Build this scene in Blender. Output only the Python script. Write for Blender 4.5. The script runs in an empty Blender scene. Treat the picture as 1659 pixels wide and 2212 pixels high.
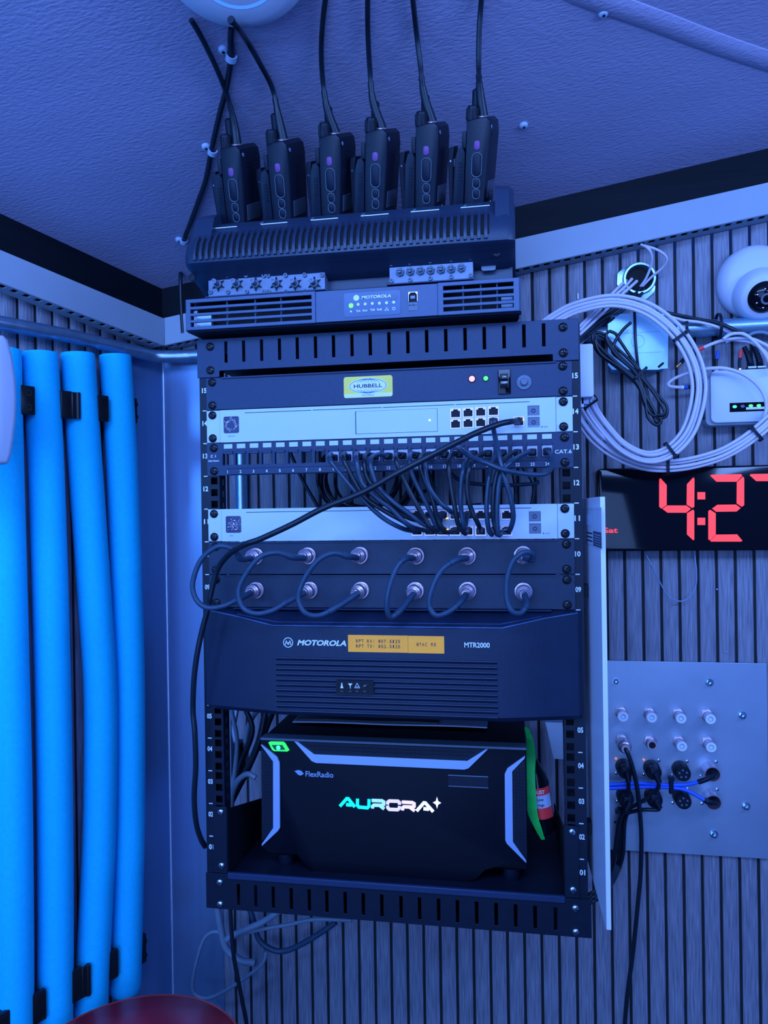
import bpy, bmesh, math, random
from mathutils import Vector, Matrix
random.seed(7)
PI = math.pi
SC = bpy.context.scene
COL = SC.collection

# ------------------------------------------------------------------ camera
CAM = Vector((0.17130, -0.97419, 1.53295))
YAW, PITCH, ROLL, FPX = -0.173521, -0.001585, -0.015257, 1640.0
_cy, _sy = math.cos(YAW), math.sin(YAW)
CF = Vector((_sy*math.cos(PITCH), _cy*math.cos(PITCH), math.sin(PITCH)))
_r = Vector((_cy, -_sy, 0)); _u = _r.cross(CF)
CR = _r*math.cos(ROLL) + _u*math.sin(ROLL)
CU = -_r*math.sin(ROLL) + _u*math.cos(ROLL)
cam_d = bpy.data.cameras.new('camera'); cam = bpy.data.objects.new('camera', cam_d); COL.objects.link(cam)
cam.matrix_world = Matrix((( CR.x, CU.x, -CF.x, CAM.x), (CR.y, CU.y, -CF.y, CAM.y), (CR.z, CU.z, -CF.z, CAM.z), (0, 0, 0, 1)))
cam_d.sensor_fit = 'VERTICAL'; cam_d.sensor_height = 36.0; cam_d.lens = 36.0*FPX/2212.0
cam_d.clip_start = 0.02; cam_d.clip_end = 30
SC.camera = cam

# ------------------------------------------------------------------ world and lamps
w = bpy.data.worlds.new('room_glow'); SC.world = w; w.use_nodes = True
bg = w.node_tree.nodes['Background']
bg.inputs[0].default_value = (0.045, 0.125, 0.58, 1); bg.inputs[1].default_value = 0.70

def lamp(name, loc, target, size, size_y, col, energy):
    d = bpy.data.lights.new(name, 'AREA'); d.shape = 'RECTANGLE'; d.size = size; d.size_y = size_y
    d.color = col; d.energy = energy
    o = bpy.data.objects.new(name, d); COL.objects.link(o); o.location = loc
    o.rotation_euler = (Vector(target) - Vector(loc)).to_track_quat('-Z', 'Y').to_euler()
    return o
BLUE = (0.31, 0.42, 1.0)
lamp('led_strip_lamp_right', (1.15, -0.60, 2.05), (0.1, 0.2, 1.45), 0.9, 0.12, BLUE, 11.0)
lamp('led_strip_lamp_back', (0.00, -1.05, 2.22), (-0.05, 0.2, 1.60), 1.3, 0.25, (0.32, 0.42, 1.0), 17.0)
lamp('rear_fill_lamp', (-0.25, -2.3, 1.35), (-0.1, 0.2, 1.15), 1.5, 1.5, (0.30, 0.42, 1.0), 34.0)  # added frontal fill for the lower part, no lamp seen there
lamp('led_strip_lamp_left', (-1.0, -1.0, 1.75), (-0.35, 0.2, 1.25), 0.5, 0.15, (0.16, 0.40, 1.0), 8.0)

SC.view_settings.view_transform = 'Standard'; SC.view_settings.look = 'None'
SC.view_settings.exposure = 0.0; SC.view_settings.gamma = 1.0
SC.view_settings.use_curve_mapping = False

# ------------------------------------------------------------------ from a place in the photograph to a point on a real surface
def ray(px, py): return CF + (px-829.5)/FPX*CR - (py-1106)/FPX*CU
def at(px, py, y=0.0):
    d = ray(px, py); return CAM + d*((y-CAM.y)/d.y)
def onpl(px, py, P, N):
    d = ray(px, py); return CAM + d*((P-CAM).dot(N)/d.dot(N))
ZM = {'A': (360, 0, 3.318), 'B': (700, 150, 3.687), 'C': (380, 480, 3.687), 'D': (830, 540, 3.687), 'E': (400, 840, 3.687),
      'F': (830, 840, 3.687), 'G': (400, 1150, 3.687), 'H': (830, 1150, 3.318), 'I': (400, 1500, 3.606), 'J': (840, 1500, 3.318),
      'K': (1150, 500, 3.259), 'L': (1240, 980, 3.959), 'M': (1240, 1400, 3.95), 'N': (0, 640, 3.687), 'O': (0, 1700, 2.9625),
      'Q': (1100, 0, 2.968), 'R': (1480, 680, 8.508), 'S': (715, 1700, 6.381), 'T': (380, 1950, 3.95), 'V': (730, 615, 8.73), '1': (0, 0, 1)}
def zz(k, x, y):
    a, b, s = ZM[k]; return (a+x/s, b+y/s)
def W(k, x, y, d=0.0): return at(*zz(k, x, y), d)          # sheet coordinates -> point on plane Y = d
def path(k, pts, ys):
    out = []
    n = len(pts)
    for i, p in enumerate(pts):
        if isinstance(ys, (int, float)): y = ys
        elif len(ys) == n: y = ys[i]
        else:
            t = i/(n-1)*(len(ys)-1); j = min(int(t), len(ys)-2); y = ys[j]+(ys[j+1]-ys[j])*(t-j)
        out.append(W(k, p[0], p[1], y))
    return out

YW = 0.30
CORNER = Vector((-0.4507, YW, 0))
LD = Vector((0.4501, 0.8930, 0)).normalized()              # left wall runs this way, towards the corner
LN = Vector((LD.y, -LD.x, 0))                              # left wall's face normal, into the room
_P0 = at(352, 626.5, YW); _P1 = at(1659, 324, YW); _P2 = onpl(0, 465, CORNER, LN)
CN = (_P1-_P0).cross(_P2-_P0).normalized()
if CN.z > 0: CN = -CN
def left(px, py, off=0.0): return onpl(px, py, CORNER+LN*off, LN)
def ceil(px, py, off=0.0): return onpl(px, py, _P0+CN*off, CN)

def frame(o, u, v):
    u = Vector(u).normalized(); v = Vector(v); wv = u.cross(v).normalized(); v = wv.cross(u).normalized()
    return Matrix(((u.x, v.x, wv.x, o[0]), (u.y, v.y, wv.y, o[1]), (u.z, v.z, wv.z, o[2]), (0, 0, 0, 1)))
def WF(y=0.0, x=0.0, z=0.0): return frame((x, y, z), (1, 0, 0), (0, 0, 1))     # local x right, y up, z towards the viewer
def LF(s=0.0, z=0.0, off=0.0):                                              # on the left wall, s = distance from corner (negative)
    return frame(CORNER+LD*s+LN*off+Vector((0, 0, z)), LD, (0, 0, 1))
def CFr(p): return frame(p, Vector((1, 0, 0)) - CN*CN.x, CN.cross(Vector((1, 0, 0)) - CN*CN.x))
def U(n): return 1.05 + n*0.04445

# ------------------------------------------------------------------ mesh building
class MB:
    def __init__(s, M=None): s.bm = bmesh.new(); s.M = M or Matrix()
    def v(s, p): return s.bm.verts.new(s.M @ Vector(p))
    def f(s, vs):
        try: return s.bm.faces.new(vs)
        except ValueError: return None
    def box(s, x0, x1, y0, y1, z0, z1):
        a = [s.v(p) for p in ((x0,y0,z0),(x1,y0,z0),(x1,y1,z0),(x0,y1,z0),(x0,y0,z1),(x1,y0,z1),(x1,y1,z1),(x0,y1,z1))]
        for q in ((3,2,1,0),(4,5,6,7),(0,1,5,4),(1,2,6,5),(2,3,7,6),(3,0,4,7)): s.f([a[i] for i in q])
        return s
    def loft(s, rings, cap=True, closed=True):
        R = [[s.v(p) for p in r] for r in rings]; n = len(R[0])
        for a, b in zip(R[:-1], R[1:]):
            for i in range(n if closed else n-1):
                j = (i+1) % n; s.f([a[i], a[j], b[j], b[i]])
        if cap and closed:
            s.f(R[0][::-1]); s.f(R[-1])
        return s
    def prism(s, pts, z0, z1, ch=0.0):
        ar = sum(pts[i][0]*pts[(i+1) % len(pts)][1]-pts[(i+1) % len(pts)][0]*pts[i][1] for i in range(len(pts)))
        if ar < 0: pts = pts[::-1]
        if ch:
            cx = sum(p[0] for p in pts)/len(pts); cy = sum(p[1] for p in pts)/len(pts)
            hx = max(abs(p[0]-cx) for p in pts); hy = max(abs(p[1]-cy) for p in pts)
            ins = [(cx+(p[0]-cx)*(1-ch/hx), cy+(p[1]-cy)*(1-ch/hy)) for p in pts]
            mid = [(cx+(p[0]-cx)*(1-ch*.3/hx), cy+(p[1]-cy)*(1-ch*.3/hy)) for p in pts]
            return s.loft([[(x, y, z0) for x, y in pts], [(x, y, z1-ch) for x, y in pts], [(x, y, z1-ch*.3) for x, y in mid], [(x, y, z1) for x, y in ins]])
        return s.loft([[(x, y, z0) for x, y in pts], [(x, y, z1) for x, y in pts]])
    def rbox(s, x0, x1, y0, y1, z0, z1, r, ch=0.0, n=5):
        return s.prism(rr(x0, x1, y0, y1, r, n), z0, z1, ch)
    def cyl(s, cx, cy, r, z0, z1, n=20, r2=None):
        r2 = r if r2 is None else r2
        return s.lathe(cx, cy, [(r, z0), (r2, z1)], n)
    def lathe(s, cx, cy, prof, n=24):
        return s.loft([[(cx+max(r, 1e-5)*math.cos(2*PI*i/n), cy+max(r, 1e-5)*math.sin(2*PI*i/n), z) for i in range(n)] for r, z in prof])
    def ring(s, cx, cy, r0, r1, z0, z1, n=32):
        c = [(r0, z0), (r1, z0), (r1, z1), (r0, z1)]
        R = [[s.v((cx+r*math.cos(2*PI*i/n), cy+r*math.sin(2*PI*i/n), z)) for i in range(n)] for r, z in c]
        for k in range(4):
            a, b = R[k], R[(k+1) % 4]
            for i in range(n):
                j = (i+1) % n; s.f([a[i], a[j], b[j], b[i]])
        return s
    def tube(s, pts, r, n=10, closed=False):
        pts = [Vector(p) for p in pts]; m = len(pts)
        rs = r if isinstance(r, (list, tuple)) else [r]*m
        t0 = (pts[1]-pts[0]).normalized()
        nn = t0.orthogonal().normalized(); R = []
        for i in range(m):
            t = (pts[min(i+1, m-1)]-pts[max(i-1, 0)]) if not closed else (pts[(i+1) % m]-pts[i-1])
            if t.length < 1e-9: t = t0
            t.normalize(); nn = (nn - t*nn.dot(t)).normalized(); b = t.cross(nn)
            R.append([pts[i]+(nn*math.cos(2*PI*k/n)+b*math.sin(2*PI*k/n))*rs[i] for k in range(n)])
        if closed: R.append(R[0])
        return s.loft(R, cap=not closed)
    def grid(s, xs, ys, hole, z0, z1):
        """plate with holes: cells of the xs by ys grid whose centre is in a hole are left open"""
        V = {}
        def g(i, j, k):
            if (i, j, k) not in V: V[(i, j, k)] = s.v((xs[i], ys[j], (z0, z1)[k]))
            return V[(i, j, k)]
        nx, ny = len(xs)-1, len(ys)-1
        S = {(i, j) for i in range(nx) for j in range(ny) if not hole((xs[i]+xs[i+1])/2, (ys[j]+ys[j+1])/2)}
        for i, j in S:
            s.f([g(i,j,1), g(i+1,j,1), g(i+1,j+1,1), g(i,j+1,1)]); s.f([g(i,j,0), g(i,j+1,0), g(i+1,j+1,0), g(i+1,j,0)])
            if (i-1, j) not in S: s.f([g(i,j,0), g(i,j,1), g(i,j+1,1), g(i,j+1,0)])
            if (i+1, j) not in S: s.f([g(i+1,j,0), g(i+1,j+1,0), g(i+1,j+1,1), g(i+1,j,1)])
            if (i, j-1) not in S: s.f([g(i,j,0), g(i+1,j,0), g(i+1,j,1), g(i,j,1)])
            if (i, j+1) not in S: s.f([g(i,j+1,0), g(i,j+1,1), g(i+1,j+1,1), g(i+1,j+1,0)])
        return s
    def plate(s, x0, x1, y0, y1, z0, z1, rects):
        xs = sorted({round(a, 6) for a in [x0, x1]+[r[0] for r in rects]+[r[1] for r in rects] if x0-1e-9 <= a <= x1+1e-9})
        ys = sorted({round(a, 6) for a in [y0, y1]+[r[2] for r in rects]+[r[3] for r in rects] if y0-1e-9 <= a <= y1+1e-9})
        return s.grid(xs, ys, lambda x, y: any(r[0] < x < r[1] and r[2] < y < r[3] for r in rects), z0, z1)
    def sphere(s, c, r, sx=1, sy=1, sz=1, n=16):
        c = Vector(c)
        return s.loft([[(c.x+sx*r*math.sin(PI*k/(n//2))*math.cos(2*PI*i/n)+1e-6*math.cos(2*PI*i/n), c.y+sy*r*math.sin(PI*k/(n//2))*math.sin(2*PI*i/n)+1e-6*math.sin(2*PI*i/n), c.z-sz*r*math.cos(PI*k/(n//2))) for i in range(n)] for k in range(n//2+1)])

def rr(x0, x1, y0, y1, r, n=5):
    out = []
    for cx, cy, a in ((x1-r, y1-r, 0), (x0+r, y1-r, 90), (x0+r, y0+r, 180), (x1-r, y0+r, 270)):
        for k in range(n+1):
            t = math.radians(a+90*k/n); out.append((cx+r*math.cos(t), cy+r*math.sin(t)))
    return out
def smooth(pts, n=6, closed=False):
    pts = [Vector(p) for p in pts]; m = len(pts); out = []
    for i in range(m if closed else m-1):
        p0 = pts[i-1] if (i or closed) else pts[0]*2-pts[1]
        p1 = pts[i]; p2 = pts[(i+1) % m]
        p3 = pts[(i+2) % m] if (i+2 < m or closed) else pts[-1]*2-pts[-2]
        for k in range(n):
            t = k/n
            out.append(0.5*((2*p1)+(p2-p0)*t+(2*p0-5*p1+4*p2-p3)*t*t+(3*p1-p0-3*p2+p3)*t**3))
    if not closed: out.append(pts[-1])
    return out

WL = {}      # world location of every object (nothing but translation on parents)
def place(o, parent, wloc):
    WL[o.name] = Vector(wloc)
    if parent is not None: o.parent = parent; o.location = Vector(wloc)-WL[parent.name]
    else: o.location = wloc
def finish(me, m, ang=35):
    me.materials.append(m)
    for p in me.polygons: p.use_smooth = True
    me.set_sharp_from_angle(angle=math.radians(ang))
def build(mb, name, m, parent=None, bevel=0.0, label=None, ang=35, kind=None, origin=None):
    bmesh.ops.recalc_face_normals(mb.bm, faces=mb.bm.faces)
    vs = [v.co for v in mb.bm.verts]
    lo = Vector((min(v.x for v in vs), min(v.y for v in vs), min(v.z for v in vs)))
    hi = Vector((max(v.x for v in vs), max(v.y for v in vs), max(v.z for v in vs)))
    c = Vector(origin) if origin is not None else (lo+hi)/2
    for v in mb.bm.verts: v.co -= c
    me = bpy.data.meshes.new(name); mb.bm.to_mesh(me); mb.bm.free(); finish(me, m, ang)
    o = bpy.data.objects.new(name, me); COL.objects.link(o); place(o, parent, c)
    if bevel:
        b = o.modifiers.new('edge', 'BEVEL'); b.width = bevel; b.segments = 2; b.limit_method = 'ANGLE'; b.angle_limit = 0.7
    if label: o['label'] = label
    if kind: o['kind'] = kind
    return o
def tag(o, label, cat, group=None, kind=None):
    o['label'] = label; o['category'] = cat
    if group: o['group'] = group
    if kind: o['kind'] = kind
    return o
def thing(name, label, cat, loc, group=None):
    o = bpy.data.objects.new(name, None); COL.objects.link(o); o.empty_display_size = 0.01
    place(o, None, loc); return tag(o, label, cat, group)
def struct(mb, name, m, parent=None, bevel=0.0):
    o = build(mb, name, m, parent, bevel)
    if parent is None: o['kind'] = 'structure'
    return o
def inst(name, me, parent, M, label=None):
    """a small repeated part sharing one mesh, standing at frame M"""
    o = bpy.data.objects.new(name, me); COL.objects.link(o); place(o, parent, M.translation)
    o.rotation_euler = M.to_euler()
    if label: o['label'] = label
    return o
def mesh_of(mb, name, m, ang=35):
    bmesh.ops.recalc_face_normals(mb.bm, faces=mb.bm.faces)
    me = bpy.data.meshes.new(name); mb.bm.to_mesh(me); mb.bm.free(); finish(me, m, ang); return me
def copy_tree(o, parent=None):
    c = o.copy(); COL.objects.link(c)
    WL[c.name] = WL[o.name].copy()
    if parent is not None: c.parent = parent
    for ch in [k for k in bpy.data.objects if k.parent == o and k.name.split('.')[0] != 'aerial']: copy_tree(ch, c)
    return c
def tlocal(txt, h=None, wd=None, shear=0.0, bold=0.0, align='CENTER', depth=0.0003):
    cu = bpy.data.curves.new('t', 'FONT'); cu.body = txt; cu.shear = shear; cu.offset = bold; cu.extrude = 0.0
    cu.resolution_u = 3
    o = bpy.data.objects.new('t', cu); COL.objects.link(o)
    dg = bpy.context.evaluated_depsgraph_get(); me = bpy.data.meshes.new_from_object(o.evaluated_get(dg))
    bpy.data.objects.remove(o); bpy.data.curves.remove(cu)
    bm = bmesh.new(); bm.from_mesh(me); bpy.data.meshes.remove(me)
    bmesh.ops.remove_doubles(bm, verts=bm.verts, dist=1e-5)
    xs = [v.co.x for v in bm.verts]; ys = [v.co.y for v in bm.verts]
    x0, x1, y0, y1 = min(xs), max(xs), min(ys), max(ys)
    sy = (h/(y1-y0)) if h else None; sx = (wd/(x1-x0)) if wd else sy
    if sy is None: sy = sx
    for v in bm.verts:
        v.co.x = (v.co.x-(x0+x1)/2)*sx if align == 'CENTER' else (v.co.x-x0)*sx
        v.co.y = (v.co.y-(y0+y1)/2)*sy; v.co.z = depth
    return bm
def text(txt, M, x, y, m, parent, h=None, wd=None, name='lettering', shear=0.0, bold=0.0, z=0.0, align='CENTER', rot=0.0, label=None, depth=0.0004):
    bm = tlocal(txt, h, wd, shear, bold, align, 0.0)
    ex = bmesh.ops.extrude_face_region(bm, geom=bm.faces[:])
    for v in [g for g in ex['geom'] if isinstance(g, bmesh.types.BMVert)]: v.co.z += depth
    mb = MB(); mb.bm.free(); mb.bm = bm
    T = M @ Matrix.Translation((x, y, z)) @ Matrix.Rotation(rot, 4, 'Z')
    bm.transform(T)
    return build(mb, name, m, parent, label=label, ang=20)

# ------------------------------------------------------------------ materials (all node based)
MATS = {}
WARM = ('orange_label_tape', 'red_sleeve', 'maroon_lacquer', 'purple_button_rubber', 'gold_plating', 'nickel', 'rim_red')
def mat(name, col, rough=0.5, metal=0.0, var=0.08, scale=40.0, bump=0.0, bscale=None, spec=0.5, stretch=(1, 1, 1), col2=None, coat=0.0, aniso=0.0, trans=0.0):
    m = bpy.data.materials.new(name); m.use_nodes = True; nt = m.node_tree; b = nt.nodes['Principled BSDF']
    tc = nt.nodes.new('ShaderNodeTexCoord'); mp = nt.nodes.new('ShaderNodeMapping'); mp.inputs['Scale'].default_value = stretch
    nz = nt.nodes.new('ShaderNodeTexNoise'); nz.inputs['Scale'].default_value = scale; nz.inputs['Detail'].default_value = 4
    geo = nt.nodes.new('ShaderNodeNewGeometry')
    nt.links.new(geo.outputs['Position'], mp.inputs[0]); nt.links.new(mp.outputs[0], nz.inputs['Vector'])
    rmp = nt.nodes.new('ShaderNodeValToRGB')
    if name not in WARM:  # part of the room's blue light is put into the base colours
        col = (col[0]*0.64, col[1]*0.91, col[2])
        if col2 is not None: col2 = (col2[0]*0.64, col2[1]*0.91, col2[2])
    c = Vector(col); a = c*(1-var) if col2 is None else Vector(col2); d = c*(1+var) if col2 is None else c
    rmp.color_ramp.elements[0].position = 0.3; rmp.color_ramp.elements[1].position = 0.7
    rmp.color_ramp.elements[0].color = (*[max(0, x) for x in a], 1); rmp.color_ramp.elements[1].color = (*[min(1, x) for x in d], 1)
    nt.links.new(nz.outputs[0], rmp.inputs[0]); nt.links.new(rmp.outputs[0], b.inputs['Base Color'])
    b.inputs['Roughness'].default_value = rough; b.inputs['Metallic'].default_value = metal
    b.inputs['Specular Tint'].default_value = (0.50, 0.84, 1.0, 1) if name not in WARM else (1, 1, 1, 1)  # same blue light cast put into the highlights
    b.inputs['Specular IOR Level'].default_value = spec; b.inputs['Coat Weight'].default_value = coat
    if trans: b.inputs['Transmission Weight'].default_value = trans
    if bump:
        n2 = nt.nodes.new('ShaderNodeTexNoise'); n2.inputs['Scale'].default_value = bscale or scale; n2.inputs['Detail'].default_value = 3
        nt.links.new(mp.outputs[0], n2.inputs['Vector'])
        bp = nt.nodes.new('ShaderNodeBump'); bp.inputs['Strength'].default_value = min(1, bump); bp.inputs['Distance'].default_value = 0.001*max(1, bump)
        nt.links.new(n2.outputs[0], bp.inputs['Height']); nt.links.new(bp.outputs[0], b.inputs['Normal'])
    MATS[name] = m
    return m
def glow(name, col, strength):
    m = bpy.data.materials.new(name); m.use_nodes = True; nt = m.node_tree; b = nt.nodes['Principled BSDF']
    b.inputs['Base Color'].default_value = (*[x*.5 for x in col], 1); b.inputs['Emission Color'].default_value = (*col, 1)
    b.inputs['Emission Strength'].default_value = strength
    return m

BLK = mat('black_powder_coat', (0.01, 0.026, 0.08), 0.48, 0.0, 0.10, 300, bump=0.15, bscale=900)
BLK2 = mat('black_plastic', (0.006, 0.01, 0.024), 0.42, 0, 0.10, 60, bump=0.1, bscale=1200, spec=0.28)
BLKM = mat('matte_black_steel', (0.004, 0.006, 0.012), 0.55, 0, 0.1, 80, spec=0.3)
DARK = mat('dark_recess', (0.004, 0.004, 0.005), 0.8, 0, 0.1, 50)
GLS = mat('gloss_black', (0.004, 0.004, 0.007), 0.08, 0, 0.05, 30, spec=0.28, coat=0.1)
RUB = mat('black_cable_jacket', (0.007, 0.012, 0.022), 0.36, 0, 0.15, 120)
COAXJ = mat('blue_black_coax_jacket', (0.022, 0.052, 0.1), 0.48, 0, 0.12, 120)
CATJ = mat('dark_teal_cable_jacket', (0.018, 0.042, 0.08), 0.30, 0, 0.15, 90)
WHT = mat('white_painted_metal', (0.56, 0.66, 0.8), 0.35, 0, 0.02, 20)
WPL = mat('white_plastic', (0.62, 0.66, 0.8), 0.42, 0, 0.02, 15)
WCAB = mat('white_cable_jacket', (0.68, 0.63, 0.74), 0.38, 0, 0.04, 60)
GCAB = mat('grey_cable_jacket', (0.16, 0.22, 0.30), 0.45, 0, 0.06, 60)
BCAB = mat('blue_cable_jacket', (0.02, 0.13, 0.85), 0.38, 0, 0.05, 60)
INK = mat('white_ink', (0.8, 0.88, 0.95), 0.5, 0, 0.02, 50)
INKG = mat('grey_ink', (0.26, 0.38, 0.58), 0.5, 0, 0.02, 50)
INKD = mat('dark_ink', (0.02, 0.02, 0.05), 0.5, 0, 0.05, 50)
NICK = mat('nickel', (0.5, 0.5, 0.6), 0.34, 0.85, 0.06, 90)
ZINC = mat('galvanised_steel', (0.42, 0.62, 0.76), 0.34, 0.85, 0.12, 35, bump=0.3, bscale=60)
STEEL = mat('brushed_stainless', (0.26, 0.4, 0.62), 0.30, 0.7, 0.06, 60, bump=0.12, bscale=40, stretch=(1, 1, 0.02))
ALU = mat('aluminium_plate', (0.46, 0.54, 0.66), 0.42, 0.75, 0.10, 9)
ALUD = mat('anodised_box', (0.15, 0.2, 0.29), 0.45, 0.3, 0.05, 60)
SGREY = mat('slate_grey_plastic', (0.12, 0.155, 0.22), 0.45, 0, 0.05, 200, bump=0.1, bscale=900)
DUCT = mat('grey_pvc_duct', (0.32, 0.37, 0.44), 0.5, 0, 0.03, 14)
PURP = mat('purple_button_rubber', (0.11, 0.05, 0.24), 0.5, 0, 0.05, 50)
ORNG = mat('orange_label_tape', (1.0, 0.44, 0.02), 0.5, 0, 0.03, 30)
YELL = mat('yellow_label', (0.95, 0.78, 0.1), 0.4, 0, 0.04, 40)
FOAM = mat('blue_foam', (0.0, 0.6, 1.0), 0.75, 0, 0.05, 160, bump=0.35, bscale=420)
GOLD = mat('gold_plating', (0.95, 0.62, 0.25), 0.25, 1, 0.05, 50)
RED = mat('red_sleeve', (0.75, 0.05, 0.06), 0.4, 0, 0.05, 50)
BLUE_S = mat('blue_sleeve', (0.02, 0.10, 0.55), 0.4, 0, 0.05, 50)
SCRW = mat('black_zinc_screw', (0.03, 0.03, 0.035), 0.18, 0.6, 0.1, 50)
SCRS = mat('bright_screw', (0.7, 0.72, 0.75), 0.2, 1, 0.1, 50)
GRN = mat('green_strap', (0.02, 0.75, 0.12), 0.6, 0, 0.1, 80)
PAPER = mat('paper', (0.5, 0.62, 0.85), 0.7, 0, 0.03, 20)
MAROON = mat('maroon_lacquer', (0.26, 0.018, 0.035), 0.30, 0, 0.12, 25)
DOORP = mat('grey_acrylic', (0.72, 0.76, 0.92), 0.35, 0, 0.02, 10)
WOODB = mat('black_oak_board', (0.004, 0.006, 0.01), 0.55, 0, 0.2, 30, bump=0.6, bscale=60, stretch=(0.12, 0.12, 1.6), spec=0.12)
CEIL = mat('ceiling_vinyl', (0.35, 0.325, 0.49), 0.62, 0, 0.05, 6, bump=1.0, bscale=190, stretch=(0.6, 1.6, 1.6))
L_GRN = glow('green_led', (0.05, 1.0, 0.12), 2.6); L_RED = glow('red_led', (1.0, 0.22, 0.28), 3.0)
L_DIG = glow('red_digit', (1.0, 0.055, 0.065), 1.1); L_RING = glow('blue_ring_led', (0.05, 0.20, 1.0), 1.3)
L_AMB = glow('amber_led', (1.0, 0.5, 0.05), 2.2); L_SPARK = glow('blue_spark_led', (0.15, 0.35, 1.0), 1.6)
L_WHT = glow('white_led', (0.8, 0.85, 1.0), 1.2)
# ------------------------------------------------------------------ the room
SLAT = mat('grey_wood_slat', (0.32, 0.32, 0.40), 0.55, 0, 0.3, 420, bump=0.6, bscale=700, stretch=(1, 1, 0.05), col2=(0.145, 0.15, 0.19))
SLAT2 = mat('slat_groove', (0.012, 0.012, 0.015), 0.8, 0, 0.1, 60)
FLOORM = mat('dark_floor', (0.04, 0.045, 0.05), 0.6, 0, 0.1, 12)
def slat_wall(name, M, u0, u1, z0, z1, topf, pitch=0.028, groove=0.0045, ph=0.0):
    mb = MB(M); mb.box(u0, u1, z0, topf(u0), -0.02, -0.0025)
    wl = struct(mb, name, SLAT2)
    sl = MB(M); k = math.floor((u0-ph)/pitch)
    while ph+k*pitch < u1:
        a = max(u0, ph+k*pitch+groove/2); b = min(u1, ph+(k+1)*pitch-groove/2)
        if b-a > 0.002:
            sl.loft([[(a, z0, -0.0025), (b, z0, -0.0025), (b, topf(b), -0.0025), (a, topf(a), -0.0025)],
                     [(a, z0, -0.0006), (b, z0, -0.0006), (b, topf(b), -0.0006), (a, topf(a), -0.0006)],
                     [(a+.0006, z0, 0), (b-.0006, z0, 0), (b-.0006, topf(b), 0), (a+.0006, topf(a), 0)]])
        k += 1
    build(sl, 'slat_cladding', SLAT, wl, ang=60)
    return wl
_ct = lambda P: P.z
def ctop_back(x): # ceiling height over the back wall at x
    return _P0.z + (-(CN.x*(x-_P0.x) + CN.y*(YW-_P0.y)))/CN.z
def ctop_left(s):
    p = CORNER+LD*s; return _P0.z + (-(CN.x*(p.x-_P0.x) + CN.y*(p.y-_P0.y)))/CN.z
gx = at(1240+440/3.959, 1350, YW).x
slat_wall('wall_back', WF(YW), CORNER.x, 1.5, 0.0, 2.0, ctop_back, ph=gx)
slat_wall('wall_left', LF(), -1.5, 0.0, 0.0, 2.0, ctop_left, ph=-0.012)
mb = MB(CFr(_P0)); mb.box(-1.6, 2.4, -1.8, 2.6, -0.03, 0.0)
struct(mb, 'ceiling', CEIL)
mb = MB(); mb.box(-1.6, 1.6, -2.4, 0.32, -0.05, 0.0); struct(mb, 'floor', FLOORM)

# black boards between duct and ceiling
tb = math.atan2(_P1.z-_P0.z, _P1.x-_P0.x)
def slope_back(y, p0, p1):   # frame whose x runs along a sloping line on the back wall
    a = at(*p0, y); b = at(*p1, y); return frame(a, b-a, (0, 0, 1)), (b-a).length
def slope_left(off, p0, p1):
    a = left(*p0, off); b = left(*p1, off); return frame(a, b-a, Vector((0, 0, 1))), (b-a).length
Mb, Lb = slope_back(YW-0.004, (352, 692), (1659, 402))
mb = MB(Mb); mb.box(-0.0, Lb+0.9, -0.006, 0.058, -0.003, 0.0); struct(mb, 'trim_1', WOODB)
Ml, Ll = slope_left(0.004, (0, 542), (352, 692))
mb = MB(Ml); mb.box(-0.9, Ll+0.001, -0.006, 0.060, -0.003, 0.0); struct(mb, 'trim_2', WOODB)
# moulded seam across the ceiling
mb = MB(); sp = [ceil(1200, -30, -0.002), ceil(1290, 0, 0.0), ceil(1420, 45, 0.0), ceil(1560, 98, 0.0), ceil(1720, 150, 0.0), ceil(1900, 200, 0.0)]
sm = smooth(sp, 5); rings = []
for i, p in enumerate(sm):
    t = (sm[min(i+1, len(sm)-1)]-sm[max(i-1, 0)]).normalized(); sd = t.cross(CN).normalized()
    rings.append([p+sd*a+CN*b for a, b in ((-.016, -.004), (-.013, .001), (-.006, .0035), (.006, .0035), (.013, .001), (.016, -.004))])
mb.loft(rings); struct(mb, 'trim_3', CEIL)
# stainless corner cover
zb, zt = 0.45, at(400, 782, YW).z+0.004
mb = MB(WF(YW)); mb.box(CORNER.x, at(484, 2050, YW).x, zb, zt, 0.0002, 0.0022)
cc = struct(mb, 'trim_4', STEEL)
mb = MB(LF()); s_l = -(CORNER-Vector((left(272, 2100).x, left(272, 2100).y, 0))).length
mb.box(s_l, 0.0, zb, zt, 0.0002, 0.0022); struct(mb, 'corner_flange', STEEL, cc)
mb = MB(); mb.tube([CORNER+Vector((.0022, -.0028, zb)), CORNER+Vector((.0022, -.0028, zt))], .0016, 8); struct(mb, 'corner_highlight', mat('steel_edge_highlight', (.7, .75, .85), .35, .3), cc)  # pale strip: bright highlight of the bent corner put into its colour

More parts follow.
